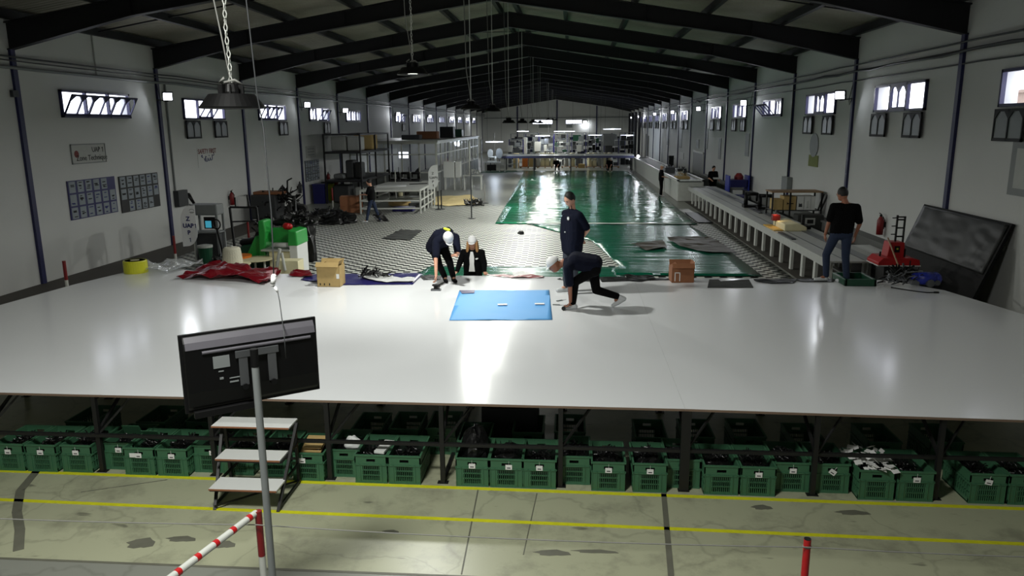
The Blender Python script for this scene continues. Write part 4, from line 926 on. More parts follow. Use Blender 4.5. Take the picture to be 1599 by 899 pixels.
# the tool the crouching man holds and the two cutters beside him
t = thing('hand_roller', 'small dark hand roller held at the crouching man\'s shoe', 'tool', (B1[0]-.13, B1[1]-.12, TZ+.002)); MB().cyl((0, -.02, .035), (0, .02, .035), .034, n=16).build('roller_wheel', M['rubber'], t); MB().bar((0, 0, .035), (.07, .02, .1), .014).build('roller_handle', M['steel'], t)
for (px, py, rz, lb) in ((876, 470, .7, 'open knife lying right of the blue sheet, nearest the standing man'), (872, 477, -.1, 'cutter lying on the table right of the blue sheet, below the knife')):
    g = G(px, py, TZ); t = thing('cutter', lb, 'knife', (g.x, g.y, TZ+.001), rz); MB().box(-.09, -.013, 0, .03, .013, .016).build('cutter_handle', M['grey'], t); MB().prism([(.03, -.01), (.12, .0), (.03, .01)], .004, .008).build('blade', M['steel'], t)
# woman behind the table, standing on the hall floor
g = W(738, 372, 15.25)
J = dict(pelvis=(0, .02, .93), chest=(0, 0, 1.22), neck=(0, .0, 1.40), head=(.0, -.03, 1.555), shL=(.185, 0, 1.34), shR=(-.185, 0, 1.34), elL=(.25, -.06, 1.12), elR=(-.27, -.06, 1.12), wrL=(.27, -.24, .985), wrR=(-.30, -.24, .985),
  hipL=(.09, .02, .88), hipR=(-.09, .02, .88), knL=(.1, 0, .48), knR=(-.1, 0, .48), anL=(.1, .02, .08), anR=(-.1, .02, .08), toeL=(.12, -.16, .03), toeR=(-.12, -.16, .03), hdL=(.02, -.1, -.02), hdR=(-.02, -.1, -.02), pnL=(0, 0, -1), pnR=(0, 0, -1))
P3, hm, H3 = person('woman in black blazer, white shirt and white cap standing behind the table', (g.x, 15.25, 0), J, (0, -.95, -.2), shirt='blackc', cap=True, longhair=True, hairm='blond', sleeves='long', fem=True, shoes='blackc', handcurl=.15)
b = MB(); b.prism([(-.025, 1.38), (.025, 1.38), (.05, 1.25), (.045, 1.12), (.06, .97), (-.065, .97), (-.045, 1.12), (-.05, 1.25)], -.146, -.12, 'y'); b.build('white_shirt', M['paper'], P3)
b = MB(); b.prism([(.07, 1.235), (.10, 1.25), (.135, 1.245), (.12, 1.225), (.085, 1.215)], -.138, -.112, 'y'); b.build('pocket_badge', M['paper'], P3)
# man on the right seen from behind
g = G(1306, 441, TZ); B4 = (g.x, g.y, TZ)
J = dict(pelvis=(.02, .02, .96), chest=(.05, .0, 1.27), neck=(.05, .0, 1.50), head=(-.01, .03, 1.665), shL=(-.15, .02, 1.43), shR=(.25, -.02, 1.42), elL=(-.20, .06, 1.15), elR=(.33, -.02, 1.12), wrL=(-.24, .10, .90), wrR=(.30, .08, .87),
  hipL=(-.07, .02, .92), hipR=(.12, .0, .92), knL=(-.19, .10, .52), knR=(.14, .02, .5), anL=(-.17, .02, .10), anR=(.13, -.05, .09), toeL=(-.38, .04, .035), toeR=(.06, .10, .035), hdL=(0, .03, -.1), hdR=(0, .03, -.1))
J['anR'] = (.15, -.10, .09); J['toeR'] = (.02, .02, .035); J['anL'] = (-.16, .1, .09); J['toeL'] = (-.36, .08, .035)
P4, hm, H4 = person('man in black T-shirt and blue jeans standing at the right, seen from behind', B4, J, (-.5, .8, -.25), shirt='blackc', pants='jeans', skin='skin2', bulk=1.0)
# ============================================================ SHEETS ON THE HALL FLOOR
def fg(*pp): return [tuple(G(x, y, 0)[:2]) for x, y in pp]
o = sheet([(-12.1, 16.4), (5.7, 16.4), (5.75, 30.5), (4.9, 34), (-6, 38.5), (-9.9, 35.5), (-10.8, 30), (-12.2, 25)], 0, .012, .35, .6, 1, edge=.003, th=.003).build('checkered_sheet', M['check'], smooth=True); tag(o, 'huge black and white zigzag vinyl sheet covering the hall floor behind the table', 'sheet')
o = sheet([(-3.1, 30.2), (4.97, 30.1), (4.9, 50), (4.7, 66), (1, 66.3), (-4.2, 66.2), (-3.6, 48)], .02, .05, .45, .9, 3, edge=.004, th=.004).build('green_tarpaulin', M['tarp'], smooth=True); tag(o, 'large glossy green tarpaulin stretching to the far machines', 'tarpaulin')
o = sheet([(.9, 19.6), (4.95, 19.6), (4.9, 25), (4.6, 30.1), (-1.7, 30.1), (-1.4, 29.5), (.69, 25.6), (1.34, 21.0)], .022, .03, .4, .7, 4, edge=.004, th=.004).build('green_tarpaulin', M['tarp2'], smooth=True); tag(o, 'nearer green tarpaulin right of the zigzag sheet, behind the open box', 'tarpaulin')
o = sheet([(-4.2, 19.1), (1.4, 19.3), (1.34, 20.85), (-4.0, 20.6)], .022, .02, .3, .9, 5, edge=.004, th=.004).build('green_tarpaulin', M['tarp2'], smooth=True); tag(o, 'narrow green tarpaulin strip showing just behind the table and the woman', 'tarpaulin')
o = sheet([(-1.8, 29.95), (4.7, 30.0), (4.7, 30.2), (-1.8, 30.2)], .06, .03, .2, 1.5, 6, th=.004).build('hem_strip', M['whitep']); tag(o, 'pale hem strip where the two green tarpaulins meet', 'strip')
o = sheet(fg((597, 374), (626, 360), (660, 361), (642, 376)), .015, .05, .12, 1.5, 7).build('dark_mat', M['dmat']); tag(o, 'dark mat dropped on the zigzag sheet left of the workers', 'mat')
o = sheet(fg((985, 385), (1035, 378), (1042, 390), (1010, 394)), .05, .09, .2, 1.2, 8).build('brown_film', mat('dull brown film', (66, 62, 54), .4, bump=.4)); tag(o, 'brown film patch on the nearer green tarpaulin', 'film')
o = sheet(fg((1040, 375), (1110, 374), (1150, 398), (1105, 398), (1060, 388)), .05, .1, .2, 1.2, 9).build('brown_film', MATS['dull brown film']); tag(o, 'larger crumpled brown film at the right edge of the green tarpaulin', 'film')
o = MB().box(0, 0, 0, .6, 3.6, .04).build('black_strip', M['rubber']); o.location = (5.05, 30.6, .02); tag(o, 'black strip lying along the right edge of the green tarpaulin', 'strip')
g = G(814, 366); o = heap((g.x, g.y, .015), .12, .12, .12, 3, 12).build('black_ball', M['rubber']); o.name = 'weight'; tag(o, 'small black weight on the zigzag sheet between the woman and the standing man', 'weight')
for i, (px, py, s) in enumerate(((832, 285, .3), (868, 289, .35), (872, 296, .45), (983, 275, .4), (840, 330, .35), (1000, 300, .4))):
    g = G(px, py); o = sheet([(g.x-s, g.y-1.2*s), (g.x+s*.3, g.y-s), (g.x+s, g.y+s), (g.x-.2*s, g.y+1.5*s)], .08, .16, .15, 2, 40+i).build('clear_film', M['clear']); 
    tag(o, ['crinkled clear film on the green tarpaulin near the reflection', 'clear film scrap right of the bright reflection', 'larger clear film scrap above the standing man', 'clear film by the white counter', 'clear film at the near left corner of the green tarpaulin', 'clear film in the middle right of the green tarpaulin'][i], 'plastic film')

# ============================================================ LEFT WALL
def onwall(side, y, z): return (XL+.01 if side < 0 else XR-.01, y, z)
ROTL = (pi/2, 0, pi/2)      # text on the left wall, facing +x
ROTR = (pi/2, 0, -pi/2)
t = thing('wall_sign', 'grey framed wall sign reading UAP 1 Zone Technique above the notice boards', 'sign', onwall(-1, 20.54, 3.22))
b = MB()
for (a, z0, c, z1) in ((-.77, -.27, .77, -.245), (-.77, .245, .77, .27), (-.77, -.27, -.745, .27), (.745, -.27, .77, .27)): b.box(0, a, z0, .02, c, z1)
b.build('sign_frame', M['grey'], t); MB().box(0, -.75, -.25, .008, .75, .25).build('sign_face', M['lgrey'], t)
text('UAP', .2, 'ink', t, (.012, .33, .1), ROTL); one(.2, 'ink', t, (.012, .64, .1), ROTL); text('Zone Technique', .21, 'ink', t, (.012, .12, -.12), ROTL)
MB().prism([(-.55+.1*cos(k*pi/4), .0+.1*sin(k*pi/4)) for k in range(8)], .009, .013, 'x').build('logo', M['inkr'], t)
mat('printed notice', (140, 148, 154), .7, var=.15, scale=4); M['notice'] = MATS['printed notice']
def board(y0, y1, z0, z1, rows, label, skip=(), m='navy', base='navysheet', cols=6):
    t = thing('notice_board', label, 'board', onwall(-1, (y0+y1)/2, (z0+z1)/2), group=None)
    w_, h_ = (y1-y0)/2, (z1-z0)/2
    MB().box(0, -w_, -h_, .025, w_, h_).build('board_panel', M[base], t)
    random.seed(int(y0*10))
    for r in range(rows):
        for c in range(cols):
            if (r, c) in skip: continue
            y = -w_+(c+.5)*2*w_/cols; z = h_-(r+.5)*2*h_/rows; a = w_/cols*.74; q = h_/rows*.86
            s = MB().box(.026, y-a, z-q, .03, y+a, z+q).build('notice', M['notice'], t)
            b = MB()
            for k in range(random.randint(2, 5)):
                zz = z+q*random.uniform(-.75, .75); b.box(.0305, y-a*random.uniform(.3, .8), zz-.012, .032, y+a*random.uniform(.1, .8), zz+.012)
            b.build('notice_print', M['inkb'] if random.random() < .4 else M['ink'], s)
board(19.42, 21.57, 1.46, 2.52, 3, 'dark blue notice board with three rows of papers, nearer the camera', skip=((0, 5),))
board(21.78, 23.94, 1.39, 2.49, 3, 'black notice board with papers beside the blue one, farther from the camera', skip=((2, 0), (2, 5)), base='black')
board(37.85, 40.0, 1.16, 2.22, 3, 'small distant notice board on the left wall above the blue bin', base='dgrey')
t = thing('wall_sign', 'faded red SAFETY FIRST poster between the second window and the black rack', 'sign', onwall(-1, 27.55, 2.83))
MB().box(0, -.75, -.36, .004, .75, .36).build('poster_sheet', M['wall'], t); text('SAFETY FIRST', .24, 'inkr', t, (.008, 0, .22), ROTL, bold=.004)
b = MB()
for pts in ([(-.5, .05), (-.42, .1), (-.45, 0), (-.36, .02)], [(-.3, -.02), (-.22, -.15), (-.18, .05), (-.12, -.16), (-.05, -.14), (.0, -.02), (.06, -.13), (.14, -.12), (.18, -.02), (.24, -.12), (.34, -.1), (.36, .1)], [(.42, .05), (.52, .08), (.48, .15)], [(-.12, .02), (-.1, .04)], [(.1, .05), (.12, .07)]):
    b.tube([(.008, p[0], p[1]) for p in pts], .014, 6)
b.build('lettering', M['inkb'], t, smooth=True)
t = thing('wall_sign', 'small faded sign high above the distant notice board', 'sign', onwall(-1, 38.9, 2.65)); MB().box(0, -.75, -.3, .01, .75, .3).build('sign_face', M['lgrey'], t); b = MB()
for z in (-.15, 0, .15): b.box(.011, -.5, z-.02, .013, .5, z+.02)
b.build('sign_print', M['grey'], t)
def ext(side, y, z, label, red='red'):
    t = thing('fire_extinguisher', label, 'fire extinguisher', ((XL+.14) if side < 0 else (XR-.14), y, z)); MB().lathe([(.0, -.26), (.085, -.25), (.09, .14), (.05, .22), (.03, .25)], n=16).build('cylinder', M['dred' if red == 'red' else red], t, smooth=True)
    (MB().box(-.15, -.02, -.05, -.07, .02, .1) if side < 0 else MB().box(.07, -.02, -.05, .15, .02, .1)).build('wall_bracket', M['blackp'], t); MB().box(-.03, -.02, .25, .03, .02, .3).bar((0, -.02, .31), (0, .12, .33), .02).tube([(.05, 0, .25), (.11, 0, .15), (.1, 0, -.1)], .012, 6).build('valve', M['blackp'], t)
    return t
ext(-1, 29.0, 1.15, 'red fire extinguisher on the left wall behind the black rack'); ext(-1, 36.6, .95, 'dark fire extinguisher low on the left wall beyond the pallet of machines', 'dgrey'); ext(-1, 41.1, 1.15, 'small red fire extinguisher beside the distant notice board')
ext(1, 21.3, 1.15, 'red fire extinguisher on the right wall beside the red machine')
t = thing('electrical_box', 'grey electrical box with cables on the left wall beside the kiosk', 'electrical box', onwall(-1, 25.2, 1.5)); MB().box(0, -.35, -.25, .18, .3, .3).build('box_body', M['dgrey'], t, bevel=.01); MB().tube([(.1, .3, .1), (.2, .55, -.1), (.15, .7, -.35), (.1, .5, -.25)], .03, 6).cap((.12, .45, .1), (.2, .6, -.2), .07, .05).build('cable', M['blackp'], t, smooth=True)
t = thing('electrical_box', 'grey electrical box on the right wall above the boxed shelf', 'electrical box', onwall(1, 30.8, 1.55)); MB().box(-.2, -.4, -.28, 0, .4, .3).build('box_body', M['grey'], t, bevel=.01); MB().box(-.1, .4, -.2, 0, .7, -.05).build('socket', M['lgrey'], t)
t = thing('wall_device', 'tiny grey device high on the left wall before the first window', 'device', onwall(-1, 17.9, 4.75)); MB().box(0, -.1, -.08, .08, .1, .08).build('device_body', M['dgrey'], t)
# flag sign, barrier posts
g = W(298, 400, 20.9)
t = thing('flag_sign', 'white feather-shaped sign reading Z UAP1 P 1 on a steel pole', 'sign', (-11.05, 20.9, 0))
MB().cyl((.07, .03, 0), (.07, .03, 1.5), .02, n=8).lathe([(.16, 0), (.16, .02), (.03, .03)], c=(.07, .03, 0), n=16).build('pole', M['whitep'], t)
prof = [(-.25, .52), (-.255, 1.32), (-.235, 1.43), (-.18, 1.55), (-.10, 1.65), (-.0, 1.70), (.20, 1.73), (.22, .92), (.20, .80), (.14, .68), (.05, .59), (-.05, .54)]
MB().prism([(p[0]-.06+.05, p[1]) for p in prof], -.01, .01, 'y').build('sign_panel', mat('bright sign panel', (250, 250, 252), .6, var=.01), t)
RF = (pi/2, 0, 0)
for s, x, z, sz in (('Z', -.04, 1.33, .17), ('UAP', -.045, 1.13, .17), ('P', -.04, .93, .17)): text(s, sz, 'inkb', t, (x, -.014, z), RF, bold=.006)
one(.17, 'inkb', t, (.175, -.014, 1.13), RF, 1.2); one(.17, 'inkb', t, (-.02, -.014, .72), RF, 1.2)
b = MB(); b.tube([(.1+.07*cos(a), -.012, 1.57+.05*sin(a)) for a in [k*pi/5 for k in range(6)]], .006, 5); b.box(.03, -.014, 1.52, .17, -.011, 1.535); b.box(.05, -.014, 1.5, .15, -.011, 1.512); b.build('logo', M['grey'], t)
def bpost(px, py, label, h=1.0, split=.5):
    g = G(px, py); t = thing('barrier_post', label, 'barrier post', (g.x, g.y, 0), group='red and white barrier posts')
    MB().cyl((0, 0, 0), (0, 0, h*split), .035, n=10).lathe([(.13, 0), (.13, .02), (.03, .03)], n=14).build('white_section', M['whitep'], t); MB().cyl((0, 0, h*split), (0, 0, h), .036, n=10).build('red_section', M['dred'], t)
bpost(277, 424, 'red and white post just left of the flag sign'); bpost(391, 396, 'red and white post right of the black rack'); bpost(461, 346, 'red and white post behind the green machine', .95)
bpost(521, 333, 'red and white post before the tall storage rack', 1.15); bpost(437, 420, 'post behind the lit hanging plug, by the green machine', .8)
g = G(106, 462); t = thing('barrier_post', 'red and white post between the table\'s left edge and the wall', 'barrier post', (-11.2, 15.55, 0)); MB().cyl((0, 0, 0), (0, 0, .62), .035, n=10).build('white_section', M['whitep'], t); MB().cyl((0, 0, .62), (0, 0, 1.05), .037, n=10).build('red_section', M['dred'], t)
# kiosk
t = thing('kiosk', 'grey metal kiosk frame with a lit monitor right of the flag sign', 'kiosk', (-10.62, 21.0, 0))
b = MB(); 
for x in (-.42, .3): b.box(x, .0, 0, x+.06, .06, 1.6)
for x in (-.42, .3): b.box(x, .4, 0, x+.06, .46, 1.6)
b.box(-.42, 0, .9, .36, .46, .94); b.build('frame', M['grey'], t); MB().prism([(-.45, 1.42), (.38, 1.42), (.38, 1.74), (-.45, 1.74)], -.02, .44, 'y').build('top_box', M['grey'], t, bevel=.04)
m_ = MB().box(-.1, .1, 1.02, .24, .14, 1.36).build('monitor', M['blackp'], t); MB().box(-.06, .095, 1.05, .12, .099, 1.25).build('screen', M['screen'], m_)
MB().box(-.38, .1, .1, .3, .42, .86).build('cabinet', M['dgrey'], t)
t = thing('bin', 'dark green round bin in front of the kiosk', 'bin', (-10.35, 20.3, 0)); MB().lathe([(.16, 0), (.2, .6)], n=20).build('bin_body', M['dgreen'], t); MB().lathe([(.21, .6), (.21, .66), (.1, .68)], n=20).build('bin_rim', M['lgrey'], t)
t = thing('pallet_truck', 'hand pallet truck with orange body and black pull handle', 'pallet truck', (-9.95, 20.7, 0))
MB().bar((-.05, .0, .2), (-.2, 0, 1.1), .05).build('handle_bar', M['blackp'], t); MB().tube([(-.2+.11*cos(a), 0, 1.2+.14*sin(a)) for a in [k*pi/6 for k in range(13)]], .02, 6).build('handle_loop', M['blackp'], t)
MB().box(-.15, -.15, .0, .12, .15, .28).build('hydraulic_unit', M['blackp'], t, bevel=.03); MB().prism([(.1, .05), (.5, .05), (.48, .42), (.15, .5)], -.2, .2, 'y').box(.3, -.25, .08, 1.3, -.08, .14).box(.3, .08, .08, 1.3, .25, .14).build('fork_body', M['orange'], t, bevel=.02)
t = thing('steel_rack', 'tall black steel stand with a card clipped on top', 'stand', (-10.05, 22.5, 0))
b = MB()
for x in (-.45, .4): b.bar((x, 0, 0), (x-.06, 0, 1.5), .06)
b.bar((-.5, 0, 1.5), (.34, 0, 1.5), .06).bar((-.48, 0, 1.05), (.37, 0, 1.08), .04).bar((-.45, 0, .1), (.4, 0, .12), .05).bar((-.45, 0, .02), (-.1, .5, .02), .04).bar((.4, 0, .02), (.1, .5, .02), .04).bar((.12, 0, 1.5), (.08, 0, 1.88), .04).bar((-.32, 0, 1.5), (-.32, 0, 1.8), .035)
b.build('frame', M['black'], t); MB().box(-.22, -.02, 1.5, .04, .0, 1.84).build('card', M['paper'], t)
# spools on round stands
def spoolstand(loc, label, r=.42, h=.86):
    t = thing('round_stand', label, 'stand', loc); MB().lathe([(.0, h-.03), (r*.8, h-.03), (r, h), (r, h+.02), (0, h+.03)], n=28).build('round_plate', M['beige'], t); 
    for a in (0, 2.1, 4.2): MB().cyl((.5*r*cos(a), .5*r*sin(a), 0), (.5*r*cos(a), .5*r*sin(a), h-.02), .03, n=8).build('leg', M['whitep'], t)
    return t
g = W(366, 412, 17.8); spoolstand((g.x, 17.8, 0), 'cream round stand with a big thread cone, behind the red sheets', .40, g.z-.02)
t = thing('thread_cone', 'big cone of white thread standing on the round stand', 'thread cone', (g.x-.03, 17.8, g.z+.012)); MB().lathe([(.24, 0), (.245, .04), (.21, .36), (.17, .40), (.05, .41)], n=24).build('thread', mat('cream thread', (214, 210, 190), .8, bump=.5, scale=40), t); MB().lathe([(.03, .4), (.03, .45)], n=12).build('cone_core', M['lgrey'], t)
g = W(400, 404, 18.75); spoolstand((g.x, 18.75, 0), 'second round stand without a cone, right of the thread cone', .45, g.z-.02)
t = thing('storage_tub', 'orange flat tub behind the round stands', 'tub', (-8.75, 18.9, .0)); MB().lathe([(.3, .45), (.34, .6), (.34, .62), (.28, .62)], n=20).lathe([(.2, 0), (.22, .45)], n=16).build('tub_body', M['orange'], t)
# green and white machine with black fabric heap
t = thing('embroidery_machine', 'green and white workshop machine under a heap of black cloth', 'machine', (-7.7, 19.3, 0))
MB().box(-.28, -.25, 0, .38, .5, .72).build('cabinet', M['beige'], t, bevel=.02); MB().prism([(.30, 0), (.52, 0), (.52, .9), (.40, 1.14), (.30, 1.1)], -.3, .5, 'y').build('side_panel', M['white'], t, bevel=.02)
MB().prism([(.27, .86), (.54, .86), (.52, 1.24), (.30, 1.28)], -.32, .52, 'y').build('green_cover', M['greenb'], t, bevel=.03)
MB().prism([(-.62, .5), (-.45, .5), (-.38, 1.2), (-.42, 1.5), (-.58, 1.5)], -.1, .4, 'y').build('green_arm', M['greenb'], t, bevel=.04)
MB().box(-.4, .25, .85, .35, .5, 1.25).build('back_cover', M['greenb'], t, bevel=.03); MB().box(-.45, -.35, .72, .32, .3, .76).build('work_plate', M['lgrey'], t); MB().cap((-.15, -.1, .85), (.2, -.1, .85), .07, .07).build('feed_arm', M['white'], t, smooth=True)
MB().cap((.1, .1, 1.33), (.2, .1, 1.32), .09, .08).build('red_knob', M['red'], t, smooth=True)
t2 = thing('embroidery_machine', 'low green machine base left of the green and white machine', 'machine', (-8.6, 19.8, 0)); MB().prism([(-.5, .0), (.4, 0), (.45, .6), (.2, .85), (-.3, .8), (-.55, .5)], -.3, .4, 'y').build('machine_body', M['dgreen'], t2, bevel=.05); MB().cap((-.3, -.2, .85), (.35, -.15, .95), .1, .12).build('machine_arm', M['blackp'], t2, smooth=True)
MB().prism([(-.2, .5), (.45, .45), (.4, .95), (.1, 1.05)], -.35, -.05, 'y').build('green_cover', M['greenb'], t2, bevel=.04)
for i, (x, y, z, rx, ry, h, lb) in enumerate(((-7.5, 20.1, 1.27, .55, .3, .3, 'heap of black cloth over the top of the green machine'), (-8.45, 20.2, .85, .3, .3, .55, 'heap of black cloth on the low green machine'), (-9.5, 19.2, .0, .25, .25, .4, 'black cloth pile on the floor left of the green machine'), (-8.1, 21.6, .0, .5, .4, 1.5, 'tall black cloth pile behind the green machines'))):
    b = heap((0, 0, 0), rx, ry, h, 50+i, 28, .5); bits(b, (0, 0, 0), rx, ry, h, 60, 60+i, .05, .22); o = b.build('black_cloth_heap', M['rubber']); o.location = (x, y, z); tag(o, lb, 'cloth', 'black cloth heaps by the green machines')
t = thing('work_stand', 'small beige box stand with white tubes right behind the table edge', 'stand', (-7.15, 18.2, 0)); MB().box(-.3, -.1, 0, .3, .3, .62).build('box_body', M['beige'], t); MB().cyl((-.2, -.2, .5), (-.1, -.2, .95), .04).cyl((.0, -.2, .4), (-.06, -.2, .85), .035).build('tube', M['whitep'], t)
# machines against the left wall
t = thing('workshop_machine', 'dark machine with curved arms standing against the left wall beyond the black rack', 'machine', (-12.3, 30.5, 0))
MB().box(-.9, -.5, .2, .2, .5, 1.2).build('machine_body', M['dgrey'], t, bevel=.06); b = MB(); bits(b, (.3, 0, .4), .8, .5, .9, 70, 71, .06, .5); b.build('machine_arm', M['blackp'], t); MB().box(-.8, -.4, 1.2, .4, .4, 1.32).build('machine_top', M['card2'], t, bevel=.03)
for x in (-.7, .9):
    MB().box(x, -.4, 0, x+.1, .4, .5).build('leg', M['black'], t)
MB().bar((.5, 0, 1.0), (.55, 0, 1.75), .05).bar((.55, 0, 1.75), (.75, 0, 1.85), .05).build('handle', M['blackp'], t)
for i, (y, m_, lb) in enumerate(((38.6, 'bin', 'blue wheeled bin under the distant notice board'), (39.9, 'ybin', 'yellow bin beside the blue bin'), (40.6, 'dred', 'dark red bin third from the left of the bins'))):
    t = thing('bin', lb, 'bin', (XL+.5, y, 0), group='bins under the distant notice board'); w_ = .65 if i == 0 else .32
    MB().prism([(-w_/2*.85, 0), (w_/2*.85, 0), (w_/2, .95), (-w_/2, .95)], -.3, .3, 'y').build('bin_body', M[m_], t).rotation_euler.z = pi/2; MB().box(-.33, -w_/2-.02, .95, .33, w_/2+.02, 1.02).build('bin_lid', M['blackp' if i else m_], t); 
    MB().box(.31, -.1, .5, .32, .1, .75).build('bin_sticker', M['paper'], t)
# black pile on floor, cardboard box, person and white framed table
b = heap((0, 0, 0), 1.05, .6, .5, 81, 36, .45); bits(b, (0, 0, 0), 1.0, .6, .45, 90, 82, .05, .3); o = b.build('black_material_pile', M['rubber']); o.location = (-10.0, 30.4, .01); tag(o, 'long low pile of black material on the floor before the cardboard box', 'material')
carton((-10.25, 34.4, .01), 1.0, .7, .75, .2, 'brown cardboard box on the floor left of the worker in jeans', 'card2', open_=False)
t = thing('framed_table', 'long white tubular frame table with sheets of material beside the worker', 'table', (0, 0, 0))
P0 = Vector((-9.9, 34.6, 0)); P1_ = Vector((-6.0, 37.9, 0)); P2_ = Vector((-8.2, 41.6, 0)); P3_ = Vector((-10.6, 39.6, 0)); 
Q = [G(563, 345), G(648, 336), G(722, 315), G(650, 306)]
A_ = Vector((-9.6, 33.6, 0)); B_ = Vector((-6.9, 33.9, 0)); C_ = Vector((-7.1, 38.6, 0)); D_ = Vector((-9.5, 38.6, 0))
hh = 1.05
for p in (A_, B_, C_, D_, (B_+C_)/2, (A_+D_)/2, B_.lerp(C_, .25), B_.lerp(C_, .75)): MB().cyl(p, p+Vector((0, 0, hh)), .045, n=8).build('leg', M['whitep'], t)
b = MB()
for (p, q) in ((A_, B_), (B_, C_), (C_, D_), (D_, A_)):
    for z in (.25, .6, hh): b.bar(p+Vector((0, 0, z)), q+Vector((0, 0, z)), .06)
for k in (.2, .4, .6, .8): b.bar(A_.lerp(B_, k)+Vector((0, 0, hh)), D_.lerp(C_, k)+Vector((0, 0, hh)), .05)
b.build('frame', M['whitep'], t); MB().prism([tuple(A_[:2]), tuple(B_[:2]), tuple(C_[:2]), tuple(D_[:2])], hh+.03, hh+.06).build('tabletop', M['lgrey'], t)
for i, (x, y, w_, d_, rz, m_, lb) in enumerate(((-8.6, 35.5, 1.4, .9, .2, 'white', 'white sheet lying on the framed table, nearest the worker'), (-7.6, 37.0, .9, .14, .5, 'blackp', 'black strip on the framed table'), (-7.3, 38.6, .9, .9, .1, 'lgrey', 'grey sheet on the far part of the framed table'))):
    o = MB().box(-w_/2, -d_/2, 0, w_/2, d_/2, .03).build('material_sheet', M[m_]); o.location = (x, y, hh+.062); o.rotation_euler.z = rz; tag(o, lb, 'sheet')
for i, (x, y) in enumerate(((-7.9, 34.9), (-7.5, 36.5), (-8.7, 37.5))):
    o = MB().box(-.5, -.3, 0, .5, .3, .2).build('folded_material', M[('navysheet', 'dmat', 'card')[i]], bevel=.04); o.location = (x, y, .01); o.rotation_euler.z = .3*i; tag(o, 'folded %s material stored under the framed table' % ('navy', 'grey', 'tan')[i], 'material')
J = dict(pelvis=(0, 0, .98), chest=(.0, 0, 1.28), neck=(0, -.02, 1.5), head=(-.06, -.05, 1.65), shL=(-.03, -.2, 1.42), shR=(.02, .2, 1.42), elL=(-.12, -.25, 1.17), elR=(-.1, .22, 1.17), wrL=(-.38, -.1, 1.15), wrR=(-.34, .08, 1.15),
  hipL=(0, -.1, .93), hipR=(0, .1, .93), knL=(-.12, -.1, .5), knR=(.15, .1, .5), anL=(-.2, -.12, .08), anR=(.32, .1, .08), toeL=(-.38, -.12, .035), toeR=(.16, .1, .035))
g = G(582, 347)
Pw, _, _ = person('worker in black T-shirt and blue jeans by the framed table on the left', (g.x, g.y, 0), J, (-.9, -.2, -.3), shirt='blackc', pants='jeans', vox=.018)
o = sheet([(-.35, -.2), (.35, -.2), (.45, .2), (-.3, .2)], 0, .1, .1, 3, 91, th=.02).build('hanging_cloth', M['rubber']); o.location = (g.x+.35, g.y+.1, .12); o.rotation_euler = (rad(75), rad(50), 0); tag(o, 'black cloth trailing beside the worker in jeans', 'cloth')
# tall storage rack
t = thing('storage_rack', 'tall black storage rack against the left wall stacked with bundles', 'rack', (-12.05, 42.0, 0))
b = MB(); x0, x1, ya, yb = -.7, 1.2, -3.6, 2.4
for x in (x0, x1):
    for y in (ya, (ya+yb)/2, yb): MB().bar((x, y, 0), (x, y, 3.55), .08).build('upright', M['black'], t)
b = MB()
for z in (1.15, 2.6, 3.52):
    for x in (x0, x1): b.bar((x, ya, z), (x, yb, z), .08)
    for y in (ya, yb): b.bar((x0, y, z), (x1, y, z), .08)
b.build('beam', M['black'], t); b = MB()
for z in (1.19, 2.64): b.box(x0, ya, z, x1, yb, z+.03)
b.build('shelf', M['dgrey'], t)
for i, (x, y, z, w_, d_, h_, m_, lb) in enumerate(((-.05, -2.6, 2.69, 1.1, 1.2, .78, 'lgrey', 'pale wrapped bundle at the top left of the storage rack'), (1.05, -2.7, 2.69, .9, 1.0, .74, 'lgrey', 'second pale wrapped bundle on the top shelf'), (.9, -.4, 2.69, 1.4, 1.2, .8, 'card', 'stack of cardboard on the top shelf of the rack'),
      (-.25, -.6, 2.69, .7, 1.2, .7, 'grey', 'grey bundle behind on the top shelf'), (-.15, -2.7, 1.25, .8, 1.0, .25, 'grey', 'flat grey bundle on the middle shelf'), (.6, -2.6, 1.25, .6, .8, .95, 'dgrey', 'upright dark case on the middle shelf'), (1.25, -2.7, 1.25, .5, .8, .85, 'black', 'black case at the right of the middle shelf'),
      (.0, -2.8, .02, 1.2, 1.0, .9, 'dgrey', 'dark box on the floor under the storage rack'), (1.1, -2.6, .02, .5, .5, .75, 'lgrey', 'pale drum on the floor under the storage rack'))):
    x = x*.72-.02; w_ *= .74
    b = MB().box(-w_/2, -d_/2, 0, w_/2, d_/2, h_); o = b.build('bundle', M[m_], bevel=.08); o.location = (-12.05+x, 42.0+y, z); tag(o, lb, 'bundle', 'bundles on the storage rack')
